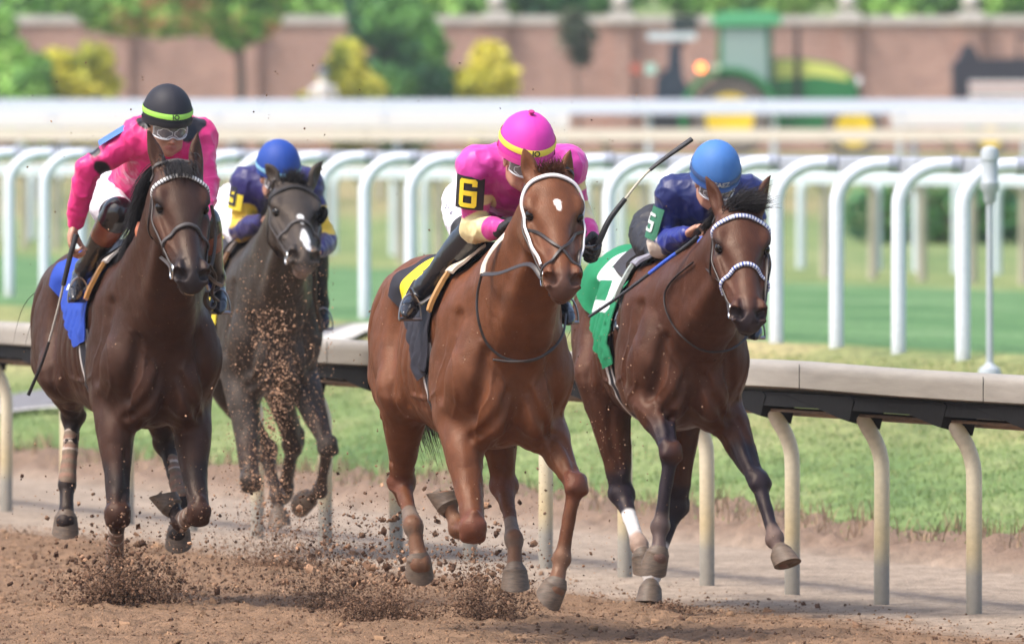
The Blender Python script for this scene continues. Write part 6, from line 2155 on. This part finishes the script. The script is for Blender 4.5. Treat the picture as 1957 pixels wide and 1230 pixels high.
build_saddle(fr5, V5, T5, 'small dark saddle with a pale flap edge over green cloth', (.42, .47, .42), (.22, .21, .25), (.02, .02, .03),
             {-1: fr5.J(1194, 622, -.16), 1: fr5.J(1442, 636, -.05)}, gwid=.12, girth_u=-.29)
BW = ((.66, .66, .70), (.03, .07, .36))
build_bridle(fr5, V5, H5, 'bridle with blue and white toothed bands on brow and nose of the bay', BW, BW, leather,
    [(-1, ['ring', (1385, 548, .86), (1350, 510, .62), (1338, 480, .50), (1342, 455, .46)], .016, leather),
     (0, [(1340, 490, .50), (1336, 468, .48), (1340, 452, .46)], .020, nmat('rein_blue', (.02, .08, .42), .5)),
     (1, ['ring', (1466, 500, .90), (1455, 470, .60), (1425, 468, .46)], .014, leather)],
    [([(1300, 500, .30), (1274, 545, .34), (1272, 590, .38), (1300, 640, .42), (1345, 670, .44), (1395, 668, .42), (1430, 640, .32), (1436, 615, .22)], .0055, leather)])
build_whip(fr5, 'black and blue riding whip held low along the leg of the navy jockey', [(1334, 452, .52), (1312, 470, .48), (1270, 500, .42), (1225, 535, .36), (1175, 572, .30), (1126, 605, .24)],
    [('handle', 0, .30, .010, .009, (.014, .014, .018), 1), ('grip', .30, .55, .0085, .008, (.02, .08, .50), 1), ('shaft', .55, 1, .0075, .0065, (.014, .014, .020), 1)], 'R')

# ================================================================= horse and rider: behind
NV9, GO9 = (.020, .016, .11), (.72, .48, .05)
def silk9(g):
    s = []
    for a in 'RL':
        S_, E_, W_ = g['sh' + a], g['el' + a], g['wr' + a]
        s += [(lerp(S_, E_, .55), lerp(S_, E_, .80), .07, .07, .006, GO9),
              (E_ + np.array([0, 0, -.01]), lerp(E_, W_, .60), .050, .042, .006, GO9)]
    return s
R9 = dict(label='jockey in navy and gold silks with a dark blue helmet behind the rear horse',
    pts=dict(head=(532, 318, .32), shR=(474, 350, .12), shL=(584, 352, .14), elR=(460, 440, .08), wrR=(506, 420, .34), hdR=(524, 412, .42),
             elL=(622, 462, .18), wrL=(606, 480, .40), hdL=(596, 470, .46), hipR=(-.35, -.12, 1.66), hipL=(-.35, .10, 1.66),
             knR=(478, 470, -.02), knL=(600, 480, .02), anR=(428, 520, -.24), anL=(612, 580, -.14), toR=(412, 548, -.15), toL=(616, 612, -.04)),
    silk=NV9, silk_paint=silk9, look=(1, .03, -.45), q=.94, h=.0075,
    palm=dict(R=((.2, .5, -.9), 1, 1.15), L=((.0, -.7, -.5), -1, 1.2)), glove=False,
    helmet=dict(col=(.018, .06, .30), bandc=(.22, .48, .68), rimc=None, bandz=(-.012, .010)),
    breech_paint=lambda g: [(lerp(g['hip' + a], g['kn' + a], .95), g['kn' + a], .09, .10, .006, (.014, .012, .014)) for a in 'RL'],
    boot_matte=True)
per9, g9, Pf9, hands9 = build_rider(fr9, R9)
b9 = (g9['hipR'] + g9['hipL']) / 2
arm_panel(per9, b9, g9['shR'], g9['elR'], (.4, -1, 0), .8, (.80, .62, .04), .0, .56, '9', nmat('number_black', (.02, .02, .03), .6), r=.078, tsize=.10)
def cloth9(U, TH):
    C = np.tile(np.array((.72, .56, .05)), U.shape + (1,))
    for s_ in (-1, 1):
        x = (U + .64) / .34; x = 1 - x if s_ > 0 else x
        y = (s_ * TH - 10) / 48
        C[digit_mask('9', x, y)] = (.02, .02, .03)
    return C
build_cloth(fr9, V9, T9, 'yellow saddle cloth on the horse at the back', cloth9, ([-.80, -.62, -.45, -.33, -.24, -.10], [50, 62, 76, 88, 100, 92]), seed=7)
build_saddle(fr9, V9, T9, 'small brown saddle on the dusty horse at the back', (.24, .12, .05), (.10, .07, .05), (.02, .02, .02),
             {-1: fr9.J(414, 556, -.16), 1: fr9.J(618, 620, -.05)}, white_edges=False)
build_bridle(fr9, V9, H9, 'plain dark bridle with a round cheek cup on the dusty horse', ((.02, .018, .018), (.03, .025, .025)), 'plain', leather,
    [(-1, ['ring', (548, 470, .95), (530, 440, .60), (524, 425, .45)], .014, leather),
     (1, ['ring', (612, 470, .95), (606, 470, .5)], .014, leather)],
    [([(596, 505, .40), (600, 560, .36), (606, 600, .30), (610, 634, .26)], .012, leather)])
cup = fr9.thing('blinker_cup', 'black round cup standing off the left eye of the dusty horse', 'blinker', tuple(H9(.2, .10, -.05)))
mb = MB()
G = []
for t in np.linspace(0, 1, 8):
    r_ = .050 * math.sin(t * math.pi / 2 + .02)
    G.append([H9(.215, .098, -.055) + (H9.A * math.cos(a) * r_ * 1.1 + (H9.C * .86 + H9.B * .5) * math.sin(a) * r_) + (H9.B * .8 - H9.C * .3) * (.030 * math.cos(t * math.pi / 2)) for a in np.linspace(0, 2 * math.pi, 24)])
G = np.array(G); mb.quadgrid(G); mb.quadgrid(G * 1.0 - H9.B * .003)
mb.build('cup', black, cup, off=H9(.2, .10, -.05))

# ================================================================= manes, forelocks, tails
mane_m = nmat('mane_black', (.014, .011, .012), .5, var=.2, spec=.35)
mane_r = nmat('mane_chestnut', (.10, .034, .016), .55, var=.2, spec=.3)
def get_root(fr_root, name):
    return fr_root
def mane(root, V, H, T, side, mat, n, L, g, seed, t0=.0, t1=1.0, lift=.25, wave=.12, width=.0022, up=.5):
    r = np.random.RandomState(seed)
    n0 = np.array(T(-.05, 0, 1.52)); n2 = H(.02, 0, -.03)
    t = r.uniform(t0, t1, n)
    c = n2 * (1 - t[:, None]) + n0 * t[:, None] + np.stack([t * 0 - .02, side * r.uniform(0, .03, n), t * 0 - .08], 1)
    Pr = V.cast(c, np.tile(nrm([-.35, side * .12, 1.0]), (n, 1)), .5, -.004)
    S = []
    for p in Pr:
        S.append(grow(p, [-.45 + r.randn() * .1, side * (lift + r.uniform(0, .35)), up], L * r.uniform(.5, 1.15), g, r, 8, wave))
    return hair_mesh('mane', S, mat, root, np.zeros(3), width)
def forelock(root, V, H, mat, n, L, d0, g, seed, spread=.035, wave=.15, a0=(-.01, .05), width=.0020):
    r = np.random.RandomState(seed); S = []
    a = r.uniform(*a0, n); b_ = np.clip(r.randn(n) * spread, -.07, .07)
    Pr = V.cast(np.array([H(x, y, -.09) for x, y in zip(a, b_)]), np.tile(H.C, (n, 1)), .3, -.004)
    for p in Pr:
        S.append(grow(p, H.A * (d0[0] + r.randn() * .15) + H.B * (d0[1] + r.randn() * .22) + H.C * (d0[2] + r.randn() * .12), L * r.uniform(.45, 1.1), g, r, 7, wave))
    return hair_mesh('forelock', S, mat, root, np.zeros(3), width)
def tail(root, T, mat, n, L, g, seed, start=(-1.30, 0, 1.33)):
    r = np.random.RandomState(seed); S = []
    for i in range(n):
        p = np.array(T(*start)) + r.randn(3) * .018
        S.append(grow(p, [-.9, r.randn() * .08, .25 + r.randn() * .08], L * r.uniform(.6, 1.1), g, r, 12, .10))
    return hair_mesh('tail', S, mat, root, np.zeros(3), .0028)
mane(root10, V10, H10, T10, -1, mane_m, 1700, .20, (-.2, -.7, -3.2), 1, t0=.0, t1=.8, lift=.45, wave=.14, up=.3)
forelock(root10, V10, H10, mane_m, 1100, .085, (.5, -.1, 1.0), (0.9, -.1, -1.8), 2, .026, .05, (-.04, .05))
mane(root5, V5, H5, T5, -1, mane_m, 500, .11, (-.6, -.3, -2.2), 3, t0=.0, t1=.6, lift=.4)
forelock(root5, V5, H5, mane_m, 620, .12, (-.1, .25, .8), (-.4, .9, -.6), 4, .03, .22, (-.03, .06), .0016)
mane(root6, V6, H6, T6, 1, mane_r, 500, .12, (-.4, .5, -1.6), 5, t0=.0, t1=.7, lift=.3)
forelock(root6, V6, H6, mane_r, 220, .06, (-.2, -.1, .9), (-.4, 0, -.8), 6, .022, .25, (-.01, .03))
mane(root9, V9, H9, T9, -1, mane_m, 500, .12, (-.4, -.3, -2.2), 7, t0=.0, t1=.7)
forelock(root9, V9, H9, mane_m, 260, .07, (-.2, -.1, .8), (-.6, 0, -.4), 8, .026, .2)
tail(root6, T6, nmat('tail_dark', (.035, .018, .012), .55), 1500, .95, (-.2, .9, -2.4), 9)
tail(root10, T10, mane_m, 700, .8, (-1.2, .4, -1.6), 10)
tail(root5, T5, mane_m, 700, .8, (-1.2, .3, -1.6), 11)
tail(root9, T9, mane_m, 500, .8, (-1.2, .3, -1.6), 12)

# bandages on the dark bay: tan wraps with pale tape
wrapm = nmat('bandage_cloth', attr=True, rough=.85, var=.2, nscale=60, bump=.4, bscale=120, bdist=.003)
def bandage(root, l, t0, t1, stripes, r0=.036, r1=.045, over=0.02):
    K, F_ = l['K'], l['F']; ax = nrm(F_ - K); x = l['side']; y = l['flex']; y = nrm(perp(y, ax))
    L = np.linalg.norm(F_ - K) * (t1 - t0) + over
    rows, cols = [], []
    n = 40
    for i in range(n):
        t = i / (n - 1)
        c = lerp(K, F_, t0) + ax * L * t + y * .010 * (1 - t)
        r = r0 + (r1 - r0) * max(0, (t - .55) / .45) ** 1.2 + .0016 * (math.floor(t * 9) % 2)
        end = 1 - .35 * max(0, (t - .93) / .07)
        row, cc = [], []
        for k in range(28):
            a = 2 * math.pi * k / 28
            row.append(c + (x * math.cos(a) * .92 + y * math.sin(a) * 1.12) * r * end)
            tt = t + .03 * math.sin(a)
            w = any(abs(tt - s) < .020 for s in stripes)
            cc.append((.50, .42, .36) if w else (.20 + .03 * math.sin(t * 40), .125, .088))
        rows.append(row); cols.append(cc)
    mb = MB(); mb.quadgrid(np.array(rows), closed_v=True, cols=np.array(cols))
    mb.build('bandage', wrapm, root)
bandage(root10, L10['hR'], .16, 1.0, (.05, .22, .36))
bandage(root10, L10['hL'], .16, 1.0, (.05, .22, .36))
bandage(root10, L10['fR'], .22, 1.0, (.15, .4))
bandage(root10, L10['fL'], .30, 1.0, (.25, .55))
# ------------------------------------------------------------------ kicked-up dirt
def splash(name, X, Y, n, w, h, seed, dark=.6, smin=.0035, smax=.012, lean=0.0, depth=.35, power=1.6, z0=0.0):
    r = np.random.RandomState(seed)
    a = r.randn(n) * .42
    t = r.rand(n) ** power
    x = X + (a * w * (.25 + .75 * t)) + lean * t
    y = Y + r.randn(n) * depth * (.4 + .6 * t) * .5
    lump = vnoise(np.stack([x * 1.0, y * .4, t * h], 1), 11, seed, 2)
    z = z0 + t * h * np.exp(-(a * 1.1) ** 2) * r.uniform(.5, 1.15, n)
    k = (lump > .40) | (t < .18) | (r.rand(n) < .25)
    x, y, z, t = x[k], y[k], z[k], t[k]
    S = (smin * np.exp(np.abs(r.randn(len(x))) * .62)) * np.clip(1.25 - .5 * t, .5, 1.3)
    S = np.minimum(S, smax)
    m = np.clip(r.rand(len(x)) * .8 + (dark - .4) * (1 - t), 0, 1)[:, None]
    C = (np.array([.26, .155, .10]) * (1 - m) + np.array([.050, .026, .018]) * m) * r.uniform(.8, 1.25, (len(x), 1))
    return clod_mesh(name, np.stack([x, y, z], 1), S, C, CM, seed)
def gp_(px, py, D): return (px - CX) / FPX * D, D, HC - (py - HY) / FPX * D
x, y, _ = gp_(214, 1150, 57.35); splash('flying_dirt', x, y, 13000, .42, .27, 1, .75, .0024, .011, lean=.04, z0=.01)
x, y, _ = gp_(300, 1120, 57.6); splash('flying_dirt', x, y, 900, .32, .26, 11, .5, .003, .009, z0=.01)
x, y, _ = gp_(730, 1170, 56.2); splash('flying_dirt', x, y, 7500, .42, .17, 2, .65, .0022, .010)
x, y, _ = gp_(935, 1160, 56.0); splash('flying_dirt', x, y, 8500, .34, .30, 3, .62, .0022, .010)
x, y, _ = gp_(640, 1110, 57.6); splash('flying_dirt', x, y, 7000, .75, .44, 4, .45, .0017, .008, lean=-.05)
x, y, _ = gp_(1275, 1180, 56.9); splash('flying_dirt', x, y, 2600, .26, .06, 5, .8, .0024, .009)
x, y, _ = gp_(540, 1030, 63.0); splash('flying_dirt', x, y, 5000, .60, .32, 6, .4, .0018, .007)
# scattered through the air, and the stream thrown at the horse behind
def cloud(name, n, seed, fx, light=.5, s0=.0026, smax=.013):
    r = np.random.RandomState(seed)
    px, py, D = fx(r, n)
    P = np.stack([(px - CX) / FPX * D, D, HC - (py - HY) / FPX * D], 1)
    P = P[P[:, 2] > .01]; m_ = len(P)
    S = np.minimum(s0 * np.exp(np.abs(r.randn(m_)) * .7), smax)
    m = (r.rand(m_, 1) > light) * r.uniform(.5, 1, (m_, 1))
    C = (np.array([.34, .20, .125]) * (1 - m) + np.array([.060, .032, .022]) * m) * r.uniform(.7, 1.3, (m_, 1))
    clod_mesh(name, P, S, C, CM, seed)
def f1(r, n):
    t = r.rand(n); c = 512 + (t - .3) * 26 + 18 * np.sin(t * 6)
    return c + r.randn(n) * (14 + 34 * np.abs(t - .4)), 590 + t * 440, r.uniform(60.5, 62.8, n)
cloud('flying_dirt', 2600, 21, f1, .65, .0017, .011)
def f2(r, n): return r.uniform(430, 640, n), 470 + r.rand(n) ** .7 * 480, r.uniform(59, 62.5, n)
cloud('flying_dirt', 3200, 22, f2, .7, .0011, .0045)
def f3(r, n): return 560 + r.randn(n) * 190, 1130 - np.abs(r.randn(n)) * 105, r.uniform(55, 60, n)
cloud('flying_dirt', 3000, 23, f3, .4, .0017, .010)
def f4(r, n): return 870 + r.randn(n) * 130, 1130 - np.abs(r.randn(n)) * 110, r.uniform(54.5, 58, n)
cloud('flying_dirt', 1600, 24, f4, .4, .0017, .008)
def f5(r, n): return 230 + r.randn(n) * 130, 1110 - np.abs(r.randn(n)) * 110, r.uniform(56.8, 58.5, n)
cloud('flying_dirt', 700, 25, f5, .3, .0024, .009)
def f6(r, n): return 1150 + r.randn(n) * 70, 820 - r.randn(n) * 140, r.uniform(56.0, 56.8, n)
cloud('flying_dirt', 260, 26, f6, .8, .0016, .004)
def f7(r, n): return r.uniform(0, 1300, n), r.uniform(120, 1000, n), r.uniform(54, 60, n)
cloud('flying_dirt', 240, 27, f7, .2, .0020, .005)
def f8(r, n):
    t = r.rand(n); return 620 + 330 * t + r.randn(n) * 70, 1120 - np.abs(r.randn(n)) * 75, r.uniform(55, 58, n)
cloud('flying_dirt', 420, 28, f8, .25, .0055, .020)
def f9(r, n): return 215 + r.randn(n) * 75, 1135 - np.abs(r.randn(n)) * 55, r.uniform(57, 57.8, n)
cloud('flying_dirt', 320, 29, f9, .1, .0055, .018)
# far spectator by the rails
pe = empty('person', (wx(618, 258), 258, 1.45)); tag(pe, 'blurred standing person in a pale shirt and dark cap beyond the far rails', 'person')
Vp = Vol((-.4, -.3, -.02), (.4, .3, 1.8), .02)
for s_ in (-1, 1):
    Vp.chain([[s_ * .09, 0, .95, .09], [s_ * .10, .0, .5, .06], [s_ * .10, 0, .08, .045]], .03); Vp.cap((s_ * .1, 0, .05), (s_ * .1, -.14, .04), .045, .035, .02)
    Vp.chain([[s_ * .19, 0, 1.42, .06], [s_ * .26, .0, 1.15, .045], [s_ * .22, -.12, .95, .035]], .03); Vp.ell((s_ * .21, -.15, .90), (.03, .03, .05), .02)
Vp.chain([[0, 0, .98, .15], [0, 0, 1.2, .13], [0, 0, 1.40, .15]], .05, (0, 1, 0), .7); Vp.cap((0, 0, 1.4), (0, 0, 1.56), .06, .05, .03)
Vp.ell((0, -.01, 1.66), (.075, .095, .12), .02); Vp.cap((0, -.1, 1.66), (0, -.12, 1.63), .015, .018, .01)
P, Fc = Vp.mesh(1); C = np.tile(np.array(SKIN), (len(P), 1))
C = paint(P, C, [((0, 0, 1.05), (0, 0, 1.42), .30, .30, .01, (.70, .66, .64)), ((0, 0, .6), (0, 0, .95), .22, .22, .01, (.50, .22, .18)), ((-.1, 0, .05), (.1, 0, .05), .2, .2, .01, (.1, .1, .1))])
np_mesh('body', P, Fc, nmat('skin', attr=True), pe, C)
mb = MB(); mb.lathe([(.10, 1.68), (.105, 1.72), (.085, 1.78), (.03, 1.81), (.001, 1.81)], n=20); mb.box((0, -.13, 1.70), (.13, .12, .012)); mb.build('cap', nmat('cap_blue', (.10, .13, .20), .8), pe)

# ------------------------------------------------------------------ the air of a warm dusty afternoon
mb = MB(); mb.box((0, 1250, 19), (3300, 2700, 44))
hz = mb.build('haze', None, smooth=False)
hm_ = bpy.data.materials.new('haze'); hm_.use_nodes = True
N_, L_ = hm_.node_tree.nodes, hm_.node_tree.links
N_.clear()
pv = N_.new('ShaderNodeVolumePrincipled'); pv.inputs['Color'].default_value = (.92, .93, .95, 1); pv.inputs['Density'].default_value = .00022; pv.inputs['Anisotropy'].default_value = .2
ou = N_.new('ShaderNodeOutputMaterial'); L_.new(pv.outputs[0], ou.inputs['Volume'])
hz.data.materials.append(hm_); tag(hz, kind='stuff')
